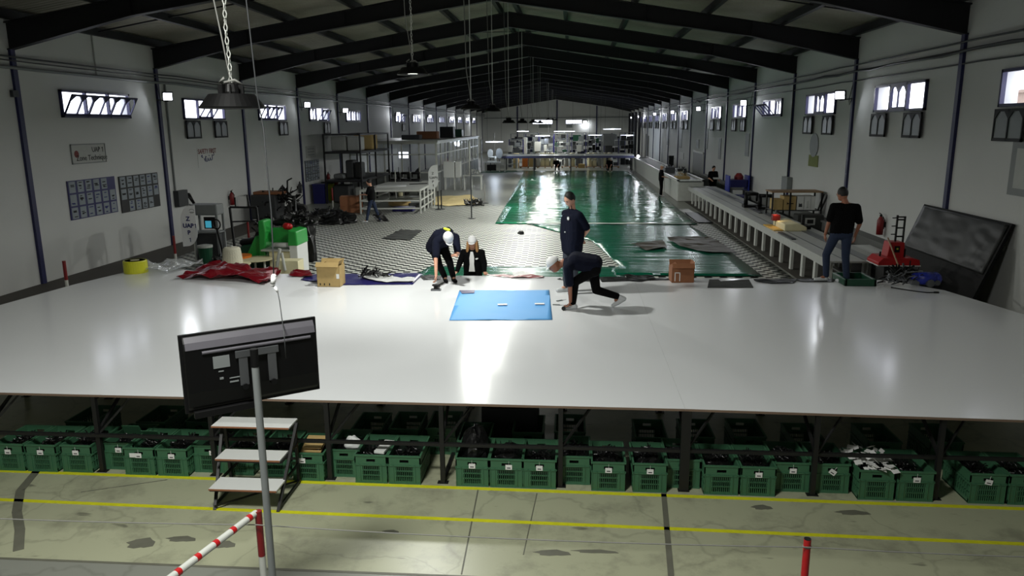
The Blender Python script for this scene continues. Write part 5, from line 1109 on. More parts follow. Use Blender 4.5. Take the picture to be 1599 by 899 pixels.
# machines between rack and office
t = thing('workshop_machine', 'cluster of dark sewing machines behind the framed table', 'machine', (-9.7, 43.6, 0)); MB().box(-.85, -.5, .75, .9, .5, .85).build('machine_table', M['dgrey'], t); 
for x in (-.6, 0, .6): MB().box(x-.25, -.2, .85, x+.25, .15, .93).cap((x+.18, 0, .93), (x+.18, 0, 1.25), .09, .08).cap((x+.18, 0, 1.25), (x-.2, 0, 1.25), .08, .07).cap((x-.2, 0, 1.25), (x-.2, 0, 1.02), .05, .03).cyl((x+.2, 0, 1.3), (x+.2, 0, 1.6), .015).build('machine_head', M['blackp'], t, smooth=True)
for x in (-.8, 0, .78): MB().box(x, -.4, 0, x+.1, .4, .75).build('leg', M['black'], t)
for i, (px, py, h_, m_, lb) in enumerate(((619, 310, 1.55, 'whitep', 'slim pale post left of the small flag sign'), (626, 307, .75, 'beige', 'cream gas cylinder behind the framed table'), (737, 342, 2.45, 'dgrey', 'dark thin pole at the right of the cream floor mat'), (685, 328, .9, 'black', 'short black post before the cream floor mat'), (690, 327, .92, 'black', 'second short black post before the cream floor mat'),
      (758, 318, 1.0, 'rope', 'small white stand left of the green tarpaulin'))):
    g = G(px, py); t = thing('post', lb, 'post', (g.x, g.y, 0)); MB().cyl((0, 0, .02), (0, 0, h_), .03 if i != 1 else .14, n=10).build('post_shaft', M[m_], t); MB().lathe([(.18, 0), (.18, .02), (.04, .04)], n=14).build('post_base', M['dgrey'], t)
t = thing('flag_sign', 'small distant white feather sign beside the framed table', 'sign', (-6.75, 36.6, 0)); MB().cyl((0, 0, 0), (0, 0, 1.7), .03, n=8).lathe([(.2, 0), (.2, .02), (.03, .03)], n=14).build('pole', M['whitep'], t); MB().prism([(p[0]-.0, p[1]+.35) for p in prof], -.05, -.03, 'y').build('sign_panel', M['white'], t)
for s, z, sz in (('Z', 1.66, .17), ('UAP', 1.45, .17), ('P', 1.26, .17)): text(s, sz, 'ink', t, (-.03, -.055, z), RF)
one(.17, 'ink', t, (.17, -.055, 1.45), RF, 1.2); one(.17, 'ink', t, (-.02, -.055, 1.07), RF, 1.2)
o = sheet(fg((676, 321), (680, 309), (690, 307), (738, 307), (746, 313), (750, 320), (700, 323)), 0, .12, .25, 1, 97, th=.01).build('foam_mat', M['beigefoam']); tag(o, 'cream foam mat spread on the floor by the glazed office', 'mat')
b = bits(MB(), (0, 0, 0), .5, .4, .15, 60, 98, .05, .3); o = b.build('cable_heap', M['rubber']); o.location = (*G(740, 322)[:2], .02); tag(o, 'small tangle of dark cables on the cream mat', 'cables', None, 'stuff')
# glazed office
OX, OY0, OY1, OH = -8.2, 45.6, 66.0, 2.95
t = thing('glazed_office', 'glazed site office with a flat roof along the left wall', 'office', (0, 0, 0))
MB().box(XL+.02, OY0-.1, OH, OX+.1, OY1, OH+.12).build('office_roof', M['lgrey'], t)
b = MB(); b.box(OX-.06, OY0, 0, OX, OY1, 1.15).box(XL+.02, OY0, 0, OX, OY0+.06, 1.15); b.build('lower_panel', M['grey'], t)
b = MB()
ys = [OY0+i*(OY1-OY0)/12 for i in range(13)]; xs = [XL+.1+i*(OX-XL-.1)/5 for i in range(6)]
for y in ys: b.box(OX-.07, y-.05, 0, OX+.01, y+.05, OH)
for x in xs: b.box(x-.05, OY0-.01, 0, x+.05, OY0+.07, OH)
for z in (1.12, 2.2, OH-.08): b.box(OX-.07, OY0, z, OX+.01, OY1, z+.08).box(XL+.05, OY0-.01, z, OX, OY0+.07, z+.08)
b.build('office_frame', M['whitep'], t)
for i, (p, q) in enumerate(zip(ys[:-1], ys[1:])): MB().box(OX-.04, p+.05, 1.2, OX-.03, q-.05, OH-.08).build('pane', M['glass'], t)
for i, (p, q) in enumerate(zip(xs[:-1], xs[1:])): MB().box(p+.05, OY0+.03, 1.2, q-.05, OY0+.04, OH-.08).build('pane', M['glass'], t)
MB().box(-11.2, OY0+3, 1.9, -10.6, OY0+3.1, 2.3).build('ceiling_tube', M['tube'], t)
light('AREA', 'office_light', (-10.9, OY0+4, 2.8), 45, (.95, .97, 1), 1.2); light('AREA', 'office_light', (-10.9, OY0+12, 2.8), 40, (.95, .97, 1), 1.2)
for i, (x, y, lb) in enumerate(((-11.6, 47.2, 'left'), (-9.9, 48.4, 'right'))):
    o = thing('office_desk', 'desk inside the glazed office, %s of the two' % lb, 'desk', (x, y, 0)); MB().box(-.6, -.35, .7, .6, .35, .74).build('desk_top', M['lgrey'], o); MB().box(-.6, -.3, 0, -.55, .3, .7).build('leg', M['grey'], o); MB().box(.55, -.3, 0, .6, .3, .7).build('leg', M['grey'], o)
    o = MB().prism([(-.25, 0), (.25, 0), (.2, .35), (0, .55), (-.2, .35)], -.1, .1, 'y').build('bag', M['black'], bevel=.03); o.location = (x, y-.1, .745); tag(o, 'black bag on the %s office desk' % lb, 'bag')
# white stools/cabinet right of the office
g = G(675, 291); 
t = thing('cabinet', 'white double cabinet on legs in front of the office panels', 'cabinet', (-7.3, 47.0, 0)); MB().box(-.75, 0, .75, -.05, .5, 1.75).box(0, 0, .75, .35, .5, 1.75).build('cabinet_body', M['white'], t, bevel=.03); 
for x in (-.7, -.1, .3): MB().box(x, 0, 0, x+.06, .5, .75).build('leg', M['whitep'], t)
t = thing('inspection_bench', 'white bench with small apparatus beside the white cabinet', 'bench', (-6.2, 46.8, 0)); MB().box(-.6, 0, .85, .6, .6, .92).build('bench_top', M['lgrey'], t)
for x in (-.55, -.1, .5): MB().box(x, 0, 0, x+.05, .6, .85).build('leg', M['whitep'], t)
MB().cyl((-.2, .3, .92), (-.2, .3, 3.0), .06, n=10).build('light_column', M['whitep'], t); b = MB(); bits(b, (0, .3, .9), .5, .25, .3, 40, 101, .04, .2); b.build('apparatus', M['lgrey'], t)
for i, (x, y, z, w_, h_, m_, lb) in enumerate(((-9.9, 52, OH+.12, 1.4, .5, 'card2', 'brown crate stored on the office roof'), (-9.2, 56, OH+.12, 1.0, .8, 'black', 'black frame stored on the office roof'), (-9.4, 61, OH+.12, 1.2, .6, 'dgreen', 'dark green case on the office roof, farthest back'), (-10.6, 50, OH+.12, 1.2, .3, 'dgrey', 'low dark bundle on the office roof'))):
    o = MB().box(-w_/2, -.5, 0, w_/2, .5, h_).build('stored_item', M[m_], bevel=.05); o.location = (x, y, z); tag(o, lb, 'stored item')

# ============================================================ RIGHT SIDE
t = thing('conveyor_table', 'long narrow grey-white bench on many flat legs along the right wall', 'bench', (0, 0, 0))
tp = MB().box(5.93, 17.6, .76, 7.3, 39.4, .80).build('bench_top', M['lgrey'], t); MB().box(6.75, 17.6, .802, 7.0, 39.3, .82).box(6.3, 17.6, .802, 6.33, 39.3, .81).build('guide_rail', M['steel'], t)
MB().box(5.93, 17.6, .60, 5.97, 39.4, .76).build('apron', M['lgrey'], t)
for i in range(21):
    y = 17.7+i*1.03; MB().box(5.98, y, 0, 6.05, y+.16, .76).build('leg', M['whitep'], t); MB().box(7.15, y, 0, 7.22, y+.16, .76).build('leg', M['whitep'], t)
MB().box(6.6, 17.7, .3, 6.66, 39.3, .34).build('stretcher', M['lgrey'], t)
t = thing('counter', 'long white panelled counter at the right, beyond the bench', 'counter', (0, 0, 0)); MB().box(5.42, 45.4, 0, 6.7, 70, 1.05).build('counter_body', M['whitep'], t); MB().box(5.38, 45.3, 1.05, 5.5, 70, 1.12).box(6.6, 45.3, 1.05, 6.72, 70, 1.12).build('counter_rim', M['white'], t); MB().box(5.5, 45.4, 1.0, 6.6, 70, 1.06).build('counter_bed', M['dgrey'], t)
t = thing('counter', 'nearer white counter block with a rounded rim at the end of the long bench', 'counter', (0, 0, 0)); MB().box(5.42, 39.6, 0, 6.75, 45.2, 1.05).build('counter_body', M['whitep'], t, bevel=.05); MB().box(5.38, 39.5, 1.05, 5.5, 45.2, 1.13).box(6.65, 39.5, 1.05, 6.8, 45.2, 1.13).box(5.38, 39.5, 1.05, 6.8, 39.62, 1.13).build('counter_rim', M['white'], t); MB().box(5.5, 39.6, 1.0, 6.6, 45.2, 1.06).build('counter_bed', M['dgrey'], t)
for i, (x, y, w_, d_, h_, m_, lb) in enumerate(((5.9, 41.5, .7, .9, .12, 'card', 'tan boards on the nearer white counter'), (6.2, 44, .5, .6, .4, 'dgrey', 'dark machine head on the white counter'), (5.9, 47, .6, .7, .3, 'steel', 'metal part on the long white counter'), (6.3, 49.5, .3, .3, .9, 'blackp', 'upright black device on the long white counter'), (6.0, 43, .4, .3, .2, 'white', 'white box on the nearer counter'))):
    b = MB().box(-w_/2, -d_/2, 0, w_/2, d_/2, h_); bits(b, (0, 0, h_*.7), w_*.4, d_*.4, .12, 14, 110+i, .03, .2); o = b.build('counter_item', M[m_]); o.location = (x, y, 1.062); tag(o, lb, 'item')
# machine and lamp on the bench
t = thing('cutting_head', 'beige machine head with a display standing on the long bench', 'machine', (6.55, 23.3, .80)); MB().prism([(-.3, 0), (.35, 0), (.35, .12), (.1, .24), (-.3, .2)], -.7, .6, 'y').build('machine_body', M['beige'], t, bevel=.03); MB().box(.35, -.25, .0, .6, .25, .1).build('base_plate', M['blackp'], t); MB().bar((.42, 0, .05), (.42, 0, .42), .08).build('column', M['black'], t); MB().box(-.42, .2, .2, -.2, .4, .38).build('red_display', M['dred'], t)
o = sheet(pg((1195, 336), (1215, 340), (1222, 352), (1200, 350)), .0, .02, .2).build('yellow_cloth', M['yellow']); bpy.data.objects.remove(o)
o = MB().box(-.12, -.7, 0, .14, .6, .03).build('yellow_board', mat('amber board', (214, 170, 70), .5)); o.location = (6.1, 23.4, .802); tag(o, 'glowing amber board on the near edge of the long bench', 'board')
light('AREA', 'bench_lamp', (6.2, 23.5, 1.24), 1.2, (1, .72, .35), .12)
t = thing('desk_lamp', 'small amber lamp over the near edge of the long bench', 'lamp', (6.25, 23.55, .8)); MB().cyl((0, .1, .0), (0, .1, .5), .012, n=8).cyl((0, .1, .5), (0, -.02, .5), .012, n=8).build('lamp_arm', M['blackp'], t); MB().lathe([(.07, .45), (.04, .52), (.02, .53)], n=14).build('lamp_shade', M['dgrey'], t); MB().lathe([(.03, .462), (.03, .47)], n=12).build('lamp_bulb', M['amber'], t)
for i, (px, py, w_, h_, lb) in enumerate(((1142, 309, .9, .02, 'thin metal ruler on the far part of the long bench'), (1180, 330, .8, .03, 'dark bar on the middle of the long bench'), (1202, 369, .7, .03, 'dark bar on the near edge of the long bench'))):
    g = G(px, py, .8); g.x = max(g.x, 6.05); o = MB().box(-.06, -w_, 0, .06, w_, h_).build('metal_bar', M['dgrey']); o.location = (g.x, g.y, .802 if i else .803); tag(o, lb, 'bar')
# shelf of boxes
t = thing('shelf_unit', 'wood-topped black shelf unit holding cardboard boxes near the right wall', 'shelf', (7.3, 26.6, 0))
MB().box(-.55, -.4, 1.62, 1.15, .5, 1.66).build('shelf_top', M['wood'], t, bevel=.005); MB().box(-.5, -.38, 1.0, 1.12, .45, 1.03).build('shelf', M['dgrey'], t)
for x in (-.5, .08, 1.12):
    for y in (-.36, .42):
        if x < .05: MB().bar((x, y, .83), (x, y, 1.62), .05).build('leg', M['black'], t)
        else: MB().bar((x, y, .83 if x < .5 else 0), (x, y, 1.62), .05).build('leg', M['black'], t)
MB().bar((1.1, -.36, 1.0), (1.3, -.36, 1.55), .05).bar((1.02, -.36, 1.02), (1.18, -.36, 1.58), .05).build('brace', M['black'], t)
for i, (x, w_, m_, lb) in enumerate(((-.30, .30, 'card', 'small cardboard box at the left of the boxed shelf'), (.08, .40, 'card', 'long cardboard box in the middle of the boxed shelf'), (.43, .22, 'white', 'white carton with a dark picture on the boxed shelf'), (.67, .22, 'white', 'white carton with a bottle picture on the boxed shelf'), (.84, .16, 'white', 'plain white carton at the right end of the boxed shelf'))):
    o = thing('carton', lb, 'box', (7.3+x, 26.5, 1.035)); MB().box(-w_/2, -.25, 0, w_/2, .3, .46 if i else .36).build('carton_body', M[m_], o, bevel=.005)
    if i == 1: MB().box(-.1, -.255, .2, .12, -.252, .23).box(-.1, -.255, .18, -.08, -.252, .26).build('printed_mark', M['ink'], o)
    if i == 2: MB().prism([(-.06, .1), (.06, .1), (.05, .22), (-.02, .2), (-.05, .24)], -.255, -.252, 'y').build('picture', M['dgrey'], o)
    if i == 3: MB().box(-.012, -.255, .1, .012, -.252, .3).box(-.03, -.256, .06, .03, -.253, .1).build('picture', M['lgrey'], o)
t = thing('control_panel', 'dull green machine with a small white display under the boxed shelf', 'machine', (7.9, 25.6, .0)); MB().box(-.45, -.1, .0, .4, .4, .95).build('machine_body', M['dmat'], t, bevel=.03); MB().box(-.2, -.12, .62, .12, -.1, .85).build('display_frame', M['lgrey'], t); MB().box(-.14, -.13, .67, .06, -.121, .8).build('display', M['black'], t)
for i, (x, y, lb) in enumerate(((7.35, 28.6, 'first'), (7.0, 29.3, 'second'))):
    t = thing('overlock_machine', 'small black machine behind the boxed shelf, %s of two' % lb, 'machine', (x-.2, y, .805)); MB().box(-.3, -.2, 0, .3, .2, .1).build('base', M['blackp'], t); MB().cap((-.2, 0, .1), (-.2, 0, .5), .08, .07).cap((-.2, 0, .5), (.2, 0, .5), .07, .06).cap((.2, 0, .5), (.2, 0, .25), .06, .04).build('arm', M['blackp'], t, smooth=True)
# small tool on near bench end; low white bench in front of the wall
t = thing('side_table', 'low white side table beyond the right-hand man', 'table', (7.58, 18.0, 0)); MB().box(-.22, 1.05, .60, .6, 3.2, .63).build('tabletop', M['white'], t)
for (x, y) in ((-.2, 1.1), (.5, 1.1), (-.2, 3.1), (.5, 3.1)): MB().box(x, y, 0, x+.08, y+.08, .6).build('leg', M['whitep'], t)
# red machine with a black ladder frame
t = thing('floor_press', 'red workshop machine with a black ladder-like frame on top', 'machine', (W(1394, 405, 17.0).x, 17.0, W(1394, 405, 17.0).z-.95))
MB().box(-.22, -.15, .95-W(1394, 405, 17.0).z, .32, .3, .86).build('pedestal', M['black'], t); MB().prism([(-.40, .86), (.48, .86), (.46, .98), (.3, 1.02), (-.3, 1.02), (-.40, .92)], -.28, .38, 'y').build('red_base', M['red'], t, bevel=.01); MB().box(-.41, -.29, .84, .49, .39, .86).build('base_trim', M['white'], t)
MB().prism([(-.16, 1.0), (.22, 1.0), (.19, 1.34), (-.12, 1.34)], -.1, .25, 'y').build('red_column', M['red'], t, bevel=.02); MB().box(-.02, -.115, 1.12, .09, -.1, 1.26).build('control_plate', M['blackp'], t); MB().cyl((.035, -.118, 1.2), (.035, -.125, 1.2), .02, n=10).build('control_knob', M['yellow'], t)
b = MB(); b.bar((.04, .05, 1.3), (.04, .05, 1.92), .035).bar((.2, .05, 1.3), (.2, .05, 1.88), .035)
for z in (1.45, 1.64, 1.82): b.bar((.04, .05, z), (.2, .05, z), .03)
for z in (1.5, 1.68, 1.86): b.bar((.04, .05, z), (-.1, -.05, z+.01), .02)
b.bar((.02, .05, 1.88), (.22, .05, 1.88), .03); b.build('ladder_frame', M['black'], t)
MB().bar((-.28, 0, 1.0), (-.27, 0, 1.12), .03).bar((.2, -.1, 1.0), (.2, -.1, 1.2), .03).build('post', M['blackp'], t)
# leaning wrapped board
t = thing('wrapped_board', 'big dark board wrapped in plastic film leaning on the right wall', 'board', (0, 0, 0))
ya, yb = 15.2, 18.95; zt_ = 1.98; xb_ = 7.75; xt_ = XR-.09
v = [(xb_, ya, 0.005), (xb_, yb, .005), (xt_, yb, zt_), (xt_, ya, zt_)]; nrm = Vector((zt_, 0, -(xb_-xt_)*-1)).normalized()
nrm = Vector((-zt_, 0, (xt_-xb_))).normalized()*-.06
vv = [Vector(p) for p in v]; b = MB(); b.add(vv+[p+nrm*1 for p in vv], [(0, 1, 2, 3), (7, 6, 5, 4), (0, 4, 5, 1), (1, 5, 6, 2), (2, 6, 7, 3), (3, 7, 4, 0)]); b.build('board_panel', M['film'], t)
b = MB(); n1, n2 = 26, 20; fr_ = -nrm.normalized()
vs = []
for i in range(n1+1):
    for j in range(n2+1):
        u, w_ = i/n1, j/n2; p = vv[0].lerp(vv[1], u*.97+.02).lerp(vv[3].lerp(vv[2], u*.97+.02), .48+.5*w_); vs.append(p+fr_*(.004+.03*abs(noise.noise(Vector((u*7, w_*4, 3.3))))))
b.add(vs, [(i*(n2+1)+j, (i+1)*(n2+1)+j, (i+1)*(n2+1)+j+1, i*(n2+1)+j+1) for i in range(n1) for j in range(n2)])
o = b.build('plastic_wrap', mat('dusty clear film', (36, 38, 37), .42, var=.4, scale=3, spec=.35), t, smooth=True); sd = o.modifiers.new('solid', 'SOLIDIFY'); sd.thickness = .002
t = thing('wall_poster', 'grey framed poster at the right edge of the photo', 'poster', onwall(1, 14.85, 3.03)); MB().box(-.03, -.78, -.52, 0, .78, .52).build('poster_frame', M['grey'], t); MB().box(-.035, -.6, -.38, -.03, .6, .38).build('poster_sheet', M['lgrey'], t)
t = thing('wall_poster', 'oval portrait-like poster with a green base on the right wall', 'poster', onwall(1, 28.0, 2.95)); MB().prism([(.48*cos(k*pi/9), .2+.42*sin(k*pi/9)) for k in range(18)], -.02, 0, 'x').build('oval', M['grey'], t); MB().box(-.018, -.55, -.55, 0, .5, -.15).build('green_base', mat('faded green card', (120, 128, 76), .8), t)
for i, (y, z, w_, h_, lb) in enumerate(((38.5, 2.9, .8, 1.1, 'tall faded poster on the right wall over the blue trolley'), (45.5, 2.5, .7, 1.2, 'grey poster on the right wall before the grey door'), (50.2, 3.0, 1.2, 1.3, 'faded poster above the grey door, nearer side'), (53.5, 2.6, 1.2, .6, 'small grey plate over the grey door'), (62.0, 2.9, 1.5, 1.6, 'distant grey poster beyond the grey door'), (70.0, 2.9, 1.5, 1.6, 'most distant grey poster on the right wall'))):
    o = MB().box(-.02, -w_/2, -h_/2, 0, w_/2, h_/2).build('wall_poster', M['grey']); o.location = onwall(1, y, z); tag(o, lb, 'poster')
o = MB().box(-.03, -1.1, -.25, 0, 1.1, .25).build('wall_plate', M['white']); o.location = onwall(1, 61, 1.5); tag(o, 'white plate on the right wall beyond the door', 'plate')
# blue trolley and people to the right
t = thing('tool_trolley', 'blue workshop trolley with trays against the right wall', 'trolley', (8.0, 37.3, .0)); b = MB()
MB().box(-.5, -.5, .95, .3, .5, 1.3).build('tray', M['bin'], t, bevel=.02); MB().box(-.6, -.6, .55, .42, .5, .62).build('shelf', M['bluep'], t); MB().box(-.35, -.55, .62, .1, -.1, .82).build('white_box', M['white'], t)
for x in (-.55, .36): MB().box(x, -.5, .1, x+.05, .45, 1.5).build('post', M['bluep'], t)
MB().lathe([(.22, 1.3), (.22, 1.45), (.1, 1.6)], n=12).build('red_container', M['dred'], t)
for x in (-.5, .35): MB().cyl((x, -.5, .06), (x+.04, -.5, .06), .06).cyl((x, .4, .06), (x+.04, .4, .06), .06).build('wheel', M['blackp'], t)
t = thing('wheeled_drum', 'dark blue round drum on the floor beside the blue trolley', 'drum', (7.9, 35.8, .0)); MB().cyl((-.2, 0, .35), (.2, 0, .35), .35, n=20).cyl((0, -.1, 0), (0, .1, .05), .1).build('drum_body', M['navysheet'], t)
def J0(f, bend=0, arms=0):
    f = Vector((f[0], f[1], 0)).normalized(); r = Vector((f.y, -f.x, 0))
    s = dict(pelvis=(0, 0, .95), chest=(0, 0, 1.25), neck=(0, 0, 1.47), head=(.03, 0, 1.63), shL=(0, -.19, 1.4), shR=(0, .19, 1.4), elL=(.0, -.25, 1.12), elR=(0, .25, 1.12), wrL=(.15+arms, -.2, .95+arms*.6), wrR=(.15+arms, .2, .95+arms*.6),
       hipL=(0, -.1, .9), hipR=(0, .1, .9), knL=(.03, -.1, .48), knR=(.02, .11, .48), anL=(0, -.12, .08), anR=(0, .13, .08), toeL=(.16, -.14, .035), toeR=(.16, .15, .035))
    return {k: f*v[0]+r*v[1]+Vector((0, 0, v[2])) for k, v in s.items()}
person('worker in black standing beside the white counter, facing it', (4.92, 42.6, .0), J0((1, .1), arms=.15), (1, .1, -.4), shirt='blackc', pants='blackc', cap=True, vox=.02)
o = None
person('worker in black beside the right wall holding white papers', (7.45, 41.0, .0), J0((.3, -1), arms=.12), (.3, -1, -.5), shirt='blackc', pants='blackc', vox=.02)
o = MB().cb((0, 0, 0), (.3, .22, .02), Matrix.Rotation(.3, 3, 'X')).build('papers', M['paper']); o.location = (7.55, 40.65, 1.12); tag(o, 'white papers held by the worker beside the right wall', 'papers')
# ============================================================ FAR END
t = thing('gantry_table', 'long bright conveyor table running across the hall at the far end', 'conveyor', (0, 0, 0))
MB().box(-6.2, 66.6, 1.24, 5.3, 68.6, 1.36).build('conveyor_bed', M['white'], t); MB().box(-6.2, 66.5, 1.12, 5.3, 66.6, 1.30).build('side_rail', mat('blue grey rail', (84, 88, 130), .4), t); MB().box(-6.2, 68.6, 1.3, 5.3, 68.7, 1.42).build('back_rail', M['whitep'], t)
for x in (-6.0, -3.4, -.2, 3.0, 5.1): MB().box(x, 66.7, 0, x+.1, 66.85, 1.24).build('leg', M['dgrey'], t); MB().box(x, 68.4, 0, x+.1, 68.5, 1.24).build('leg', M['dgrey'], t)
for i, (x0, x1, y, z) in enumerate(((-7.4, -5.9, 64.9, 2.6), (-5.8, -4.6, 80, 3.35), (1.6, 3.0, 80, 2.9), (3.3, 5.2, 84, 3.5), (-2.0, .2, 82, 3.3), (-3.6, -2.2, 74, 2.95), (4.8, 6.2, 78, 2.9))):
    t = thing('tube_light', ['lit tube light over the sewing unit at the left', 'lit tube light above the far left machines', 'lit tube light right of centre over the far machines', 'lit tube light high at the far right', 'lit tube light in the centre of the far machines', 'lit tube light left of centre over the conveyor', 'lit tube light at the right end of the far machines'][i], 'lamp', ((x0+x1)/2, y, z)); h_ = (x1-x0)/2
    MB().box(-h_, -.06, 0, h_, .06, .05).build('lamp_housing', M['whitep'], t); MB().cyl((-h_, 0, -.03), (h_, 0, -.03), .03, n=8).build('lamp_tube', M['tube'], t); MB().bar((-h_*.8, 0, .05), (-h_*.8, 0, zroof((x0+x1)/2-h_*.8)-z), .02).bar((h_*.8, 0, .05), (h_*.8, 0, zroof((x0+x1)/2+h_*.8)-z), .02).build('hanger', M['dgrey'], t)
    l = light('POINT', 'tube_glow', ((x0+x1)/2, y, z-.12), 110, (.74, .84, 1.0), .25)

# green walkway strip and sewing unit at the far left
o = MB().box(-8.0, 64.3, .004, -5.6, 67.0, .02).box(-5.6, 65.4, .004, -3.9, 67.0, .02).build('green_mat', M['dgreen']); tag(o, 'dark green floor mat under the sewing unit at the far left', 'mat')
def sewing(x, y, label, s=1, m='whitep'):
    t = thing('sewing_machine', label, 'sewing machine', (x, y, .021), group='machines at the far left'); MB().box(-.7, -.3, .78, .7, .4, .84).build('machine_table', M['lgrey'], t)
    for a in (-.65, .6): MB().box(a, -.25, 0, a+.05, .35, .78).build('leg', M['whitep'], t)
    MB().box(-.4, -.2, .84, .4, 0, .95).build('machine_bed', M[m], t); MB().cap((.3, -.1, .95), (.3, -.1, 1.25), .1, .1).cap((.3, -.1, 1.25), (-.3, -.1, 1.25), .09, .07).cap((-.3, -.1, 1.25), (-.3, -.1, 1.05), .06, .03).build('machine_arm', M[m], t, smooth=True)
    MB().box(-.5, .1, .1, .3, .35, .6).build('motor_box', M['blackp'], t)
sewing(-6.9, 65.4, 'sewing machine under the tube light at the far left'); sewing(-5.6, 66.0-.0, 'sewing machine right of the tube light at the far left') if False else None
for i, (x, y, w_, h_, m_, lb) in enumerate(((-7.15, 66.2, .5, .9, 'lgrey', 'left'), (-6.35, 66.0, .6, 1.1, 'grey', 'right'))):
    t = thing('fan_panel', 'pale rounded machine panel above the sewing unit, %s one' % lb, 'panel', (x, y, .02)); MB().prism([(w_/2*cos(a), 1.55+h_*.4*sin(a)) for a in [k*pi/8 for k in range(16)]], -.08, .08, 'y').build('panel_face', M[m_], t); MB().box(-.04, -.04, 0, .04, .04, 1.2).build('panel_post', M['dgrey'], t)
for i, x in enumerate((-7.75, -5.75)):
    t = thing('frame_post', 'tall pale frame post at the %s of the sewing unit' % ('left', 'right')[i], 'post', (x, 64.6, .02)); MB().box(-.05, -.05, 0, .05, .05, 2.75 if i == 0 else 1.1).build('post_shaft', M['lgrey'], t); MB().box(-.15, -.15, 0, .15, .15, .02).build('post_base', M['grey'], t)
# drums and pallets under the conveyor
def drum(x, y, z, label, m='beige'):
    t = thing('drum', label, 'drum', (x, y, z), group='cream drums behind the conveyor'); MB().lathe([(.20, 0), (.21, .02), (.21, .2), (.22, .22), (.21, .24), (.21, .42), (.22, .44), (.21, .46), (.21, .58), (.17, .6)], n=18).build('drum_body', M[m], t)
    MB().lathe([(.18, .6), (.18, .63)], n=16).build('drum_lid', M['lgrey'], t); return t
dx = [-3.25, -2.8, -2.35, -1.9, -.6, .0, 1.6, 2.05, 2.5, 2.95, 3.42]
k = 0
for i, x in enumerate(dx):
    for lv in range(2):
        drum(x, 71.6, .15+.64*lv, 'cream drum %s the pallet row, %s from the left' % (('at the bottom of', 'stacked on top of')[lv], ('first', 'second', 'third', 'fourth', 'fifth', 'sixth', 'seventh', 'eighth', 'ninth', 'tenth', 'eleventh')[i]), 'beige' if i % 4 else 'lgrey')
for i, x in enumerate((-4.2, -2.6, -.3, 1.95, 3.6)):
    t = thing('pallet', 'wooden pallet behind the conveyor, %s from the left' % ('first', 'second', 'third', 'fourth', 'fifth')[i], 'pallet', (x, 71.6, 0), group='pallets behind the conveyor'); b = MB()
    for q in range(5): b.box(-.75, -.5+q*.22, .11, .75, -.38+q*.22, .14)
    b.build('deck_board', M['wood'], t); b = MB()
    for q in (-.7, 0, .62): b.box(q, -.5, 0, q+.1, .5, .11)
    b.build('runner', M['wood'], t)
for i, (x, w_, h_, m_, lb) in enumerate(((-4.45, .5, .9, 'orange', 'orange crate stack on the first pallet'), (-3.85, .5, .95, 'card', 'tan crate stack on the first pallet'), (-5.3, .5, 1.35, 'beigefoam', 'pale yellow foam block standing left of the pallets'), (.85, .6, .35, 'card', 'low cardboard pile between the drum groups'))):
    o = MB().box(-w_/2, -.4, 0, w_/2, .4, h_).box(-w_/2-.02, -.42, h_*.48, w_/2+.02, .42, h_*.52).build('stacked_goods', M[m_]); o.location = (x, 71.6, .141 if i < 2 else .002); tag(o, lb, 'goods')
o = MB().cyl((-6.6, 70.9, .35), (-5.0, 70.9, .45), .04).cyl((-5.2, 70.9, .0), (-5.2, 70.9, .9), .12).build('floor_machine', M['lgrey']); tag(o, 'pale jack lying left of the foam block', 'machine')
# storage and machines beyond the conveyor
random.seed(33)
def ranks(i, x, y, w_, h_, label):
    t = thing('storage_rack', label, 'rack', (x, y, 0), group='racks of goods beyond the conveyor'); b = MB()
    for a in (-w_/2, w_/2-.06): b.box(a, -.4, 0, a+.06, -.34, h_).box(a, .34, 0, a+.06, .4, h_)
    b.build('frame', M['grey' if i % 2 else 'navysheet'], t); b = MB(); n_ = max(2, int(h_/.65))
    for q in range(1, n_+1): b.box(-w_/2, -.4, q*h_/n_-.04, w_/2, .4, q*h_/n_)
    b.build('shelf', M['grey'], t)
    for q in range(0, n_):
        xx = -w_/2+.12
        while xx < w_/2-.35:
            ww = random.uniform(.25, .55); hh = random.uniform(.2, h_/n_-.1); c = random.choice(['dgreen', 'dgrey', 'blackp', 'navy', 'grey', 'dmat', 'dgrey', 'steel', 'blackp', 'lgrey'])
            MB().box(xx, -.3, q*h_/n_+.001, min(xx+ww, w_/2-.08), .3, q*h_/n_+hh).build('goods', M[c], t); xx += ww+.05
X_ = [-5.6, -4.2, -2.6, -1.0, .6, 2.2, 3.8, 5.4]
nm_ = ['first', 'second', 'third', 'fourth', 'fifth', 'sixth', 'seventh', 'eighth']
for i, x in enumerate(X_): ranks(i, x, 76+1.5*(i % 2), 1.45, 2.6+.3*((i*5) % 3), 'rack of dark goods beyond the conveyor, %s from the left' % nm_[i])
for i, x in enumerate((-6.5, -4.8, -3.1, -1.4, .3, 2.0, 3.7, 5.4)): ranks(i+1, x, 90+1.2*(i % 3), 1.6, 3.0, 'second line rack near the far wall, %s from the left' % nm_[i])
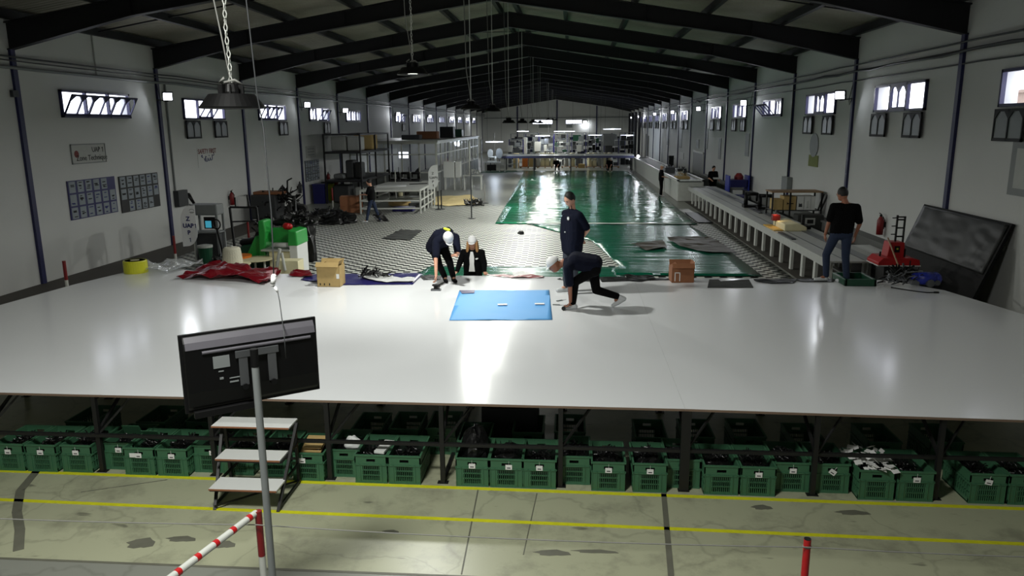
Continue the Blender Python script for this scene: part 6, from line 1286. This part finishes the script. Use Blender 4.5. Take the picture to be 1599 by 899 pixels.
for i, (x, w_, h_, z, m_, lb) in enumerate(((-6.0, .5, .6, 1.45, 'lgrey', 'pale hood on a machine beyond the conveyor, left'), (-3.35, .7, .9, 1.5, 'lgrey', 'white tub beyond the conveyor, left of centre'), (-2.6, .3, .6, 1.5, 'lgrey', 'small grey canister right of the white tub'), (.6, .5, .6, 1.45, 'lgrey', 'pale fan head beyond the conveyor, right of centre'), (3.4, 1.2, 1.1, 2.0, 'grey', 'big grey cabinet at the right beyond the conveyor'), (-4.5, .3, 1.9, .9, 'lgrey', 'pale upright panel left of the white tub'))):
    t = thing('machine_unit', lb, 'machine', (x, 73.2, 0)); MB().prism([(-w_/2*.8, z), (w_/2*.8, z), (w_/2, z+h_), (-w_/2, z+h_)], -.3, .3, 'y').build('machine_head', M[m_], t); MB().box(-w_/2*.6, -.25, 0, w_/2*.6, .25, z).build('machine_base', M['dgrey'], t)
for i, (x, y, h_) in enumerate(((-3.55, 70, 2.7), (2.75, 70, 3.0), (6.6, 70, 3.1), (7.0, 72, 2.9), (-7.6, 74, 3.2))):
    t = thing('steel_post', 'thin pale steel post beyond the conveyor, %s from the left' % ('second', 'third', 'fourth', 'fifth', 'first')[i], 'post', (x, y, 0)); MB().box(-.06, -.06, 0, .06, .06, h_).build('post_shaft', M['lgrey'], t); MB().box(-.15, -.15, 0, .15, .15, .03).build('post_base', M['grey'], t)
# dark strip curtain posts near the far right corner
for i, x in enumerate((7.3, 7.75)):
    for j, y in enumerate((92, 97, 102)):
        o = MB().box(x, y, 0, x+.25, y+.3, 5.4).build('dark_pillar', M['navyst']); tag(o, 'dark tall pillar at the far right corner, %s of the %s pair' % (('inner', 'outer')[i], ('nearest', 'middle', 'farthest')[j]), 'pillar', 'dark pillars at the far right corner')
# two far workers crouching at the end of the tarpaulin
def crouch(x, y, s, label):
    J = dict(pelvis=(.12*s, .1, .5), chest=(-.02*s, -.05, .78), neck=(-.1*s, -.12, .95), head=(-.16*s, -.2, 1.06), shL=(.15, -.1, .9), shR=(-.2, -.1, .9), elL=(.15, -.25, .62), elR=(-.25, -.25, .62), wrL=(.05, -.4, .42), wrR=(-.2, -.4, .42),
      hipL=(.2, .08, .46), hipR=(.0, .08, .46), knL=(.2, -.25, .52), knR=(-.1, -.25, .5), anL=(.2, -.02, .1), anR=(-.1, -.02, .1), toeL=(.22, -.2, .05), toeR=(-.12, -.2, .05))
    person(label, (x, y, .05), J, (-.2*s, -.7, -.6), shirt='blackc', pants='blackc', cap=True, vox=.025)
crouch(-1.35, 64.9, 1, 'worker in white cap crouching at the far end of the green tarpaulin, left one'); crouch(3.1, 64.4, -1, 'worker crouching at the far end of the green tarpaulin, right one')
t = thing('work_lamp', 'bright work lamp on the far corner of the white counter', 'lamp', (5.6, 66.0, 1.065)); MB().box(-.15, -.1, 0, .15, .1, .05).build('lamp_foot', M['blackp'], t); MB().cap((0, -.06, .2), (0, -.08, .2), .13, .13).build('lamp_face', M['led'], t); MB().bar((0, 0, .05), (0, 0, .2), .04).build('lamp_arm', M['blackp'], t)
light('POINT', 'work_light', (5.55, 65.6, 1.4), 12, FLC, .1)
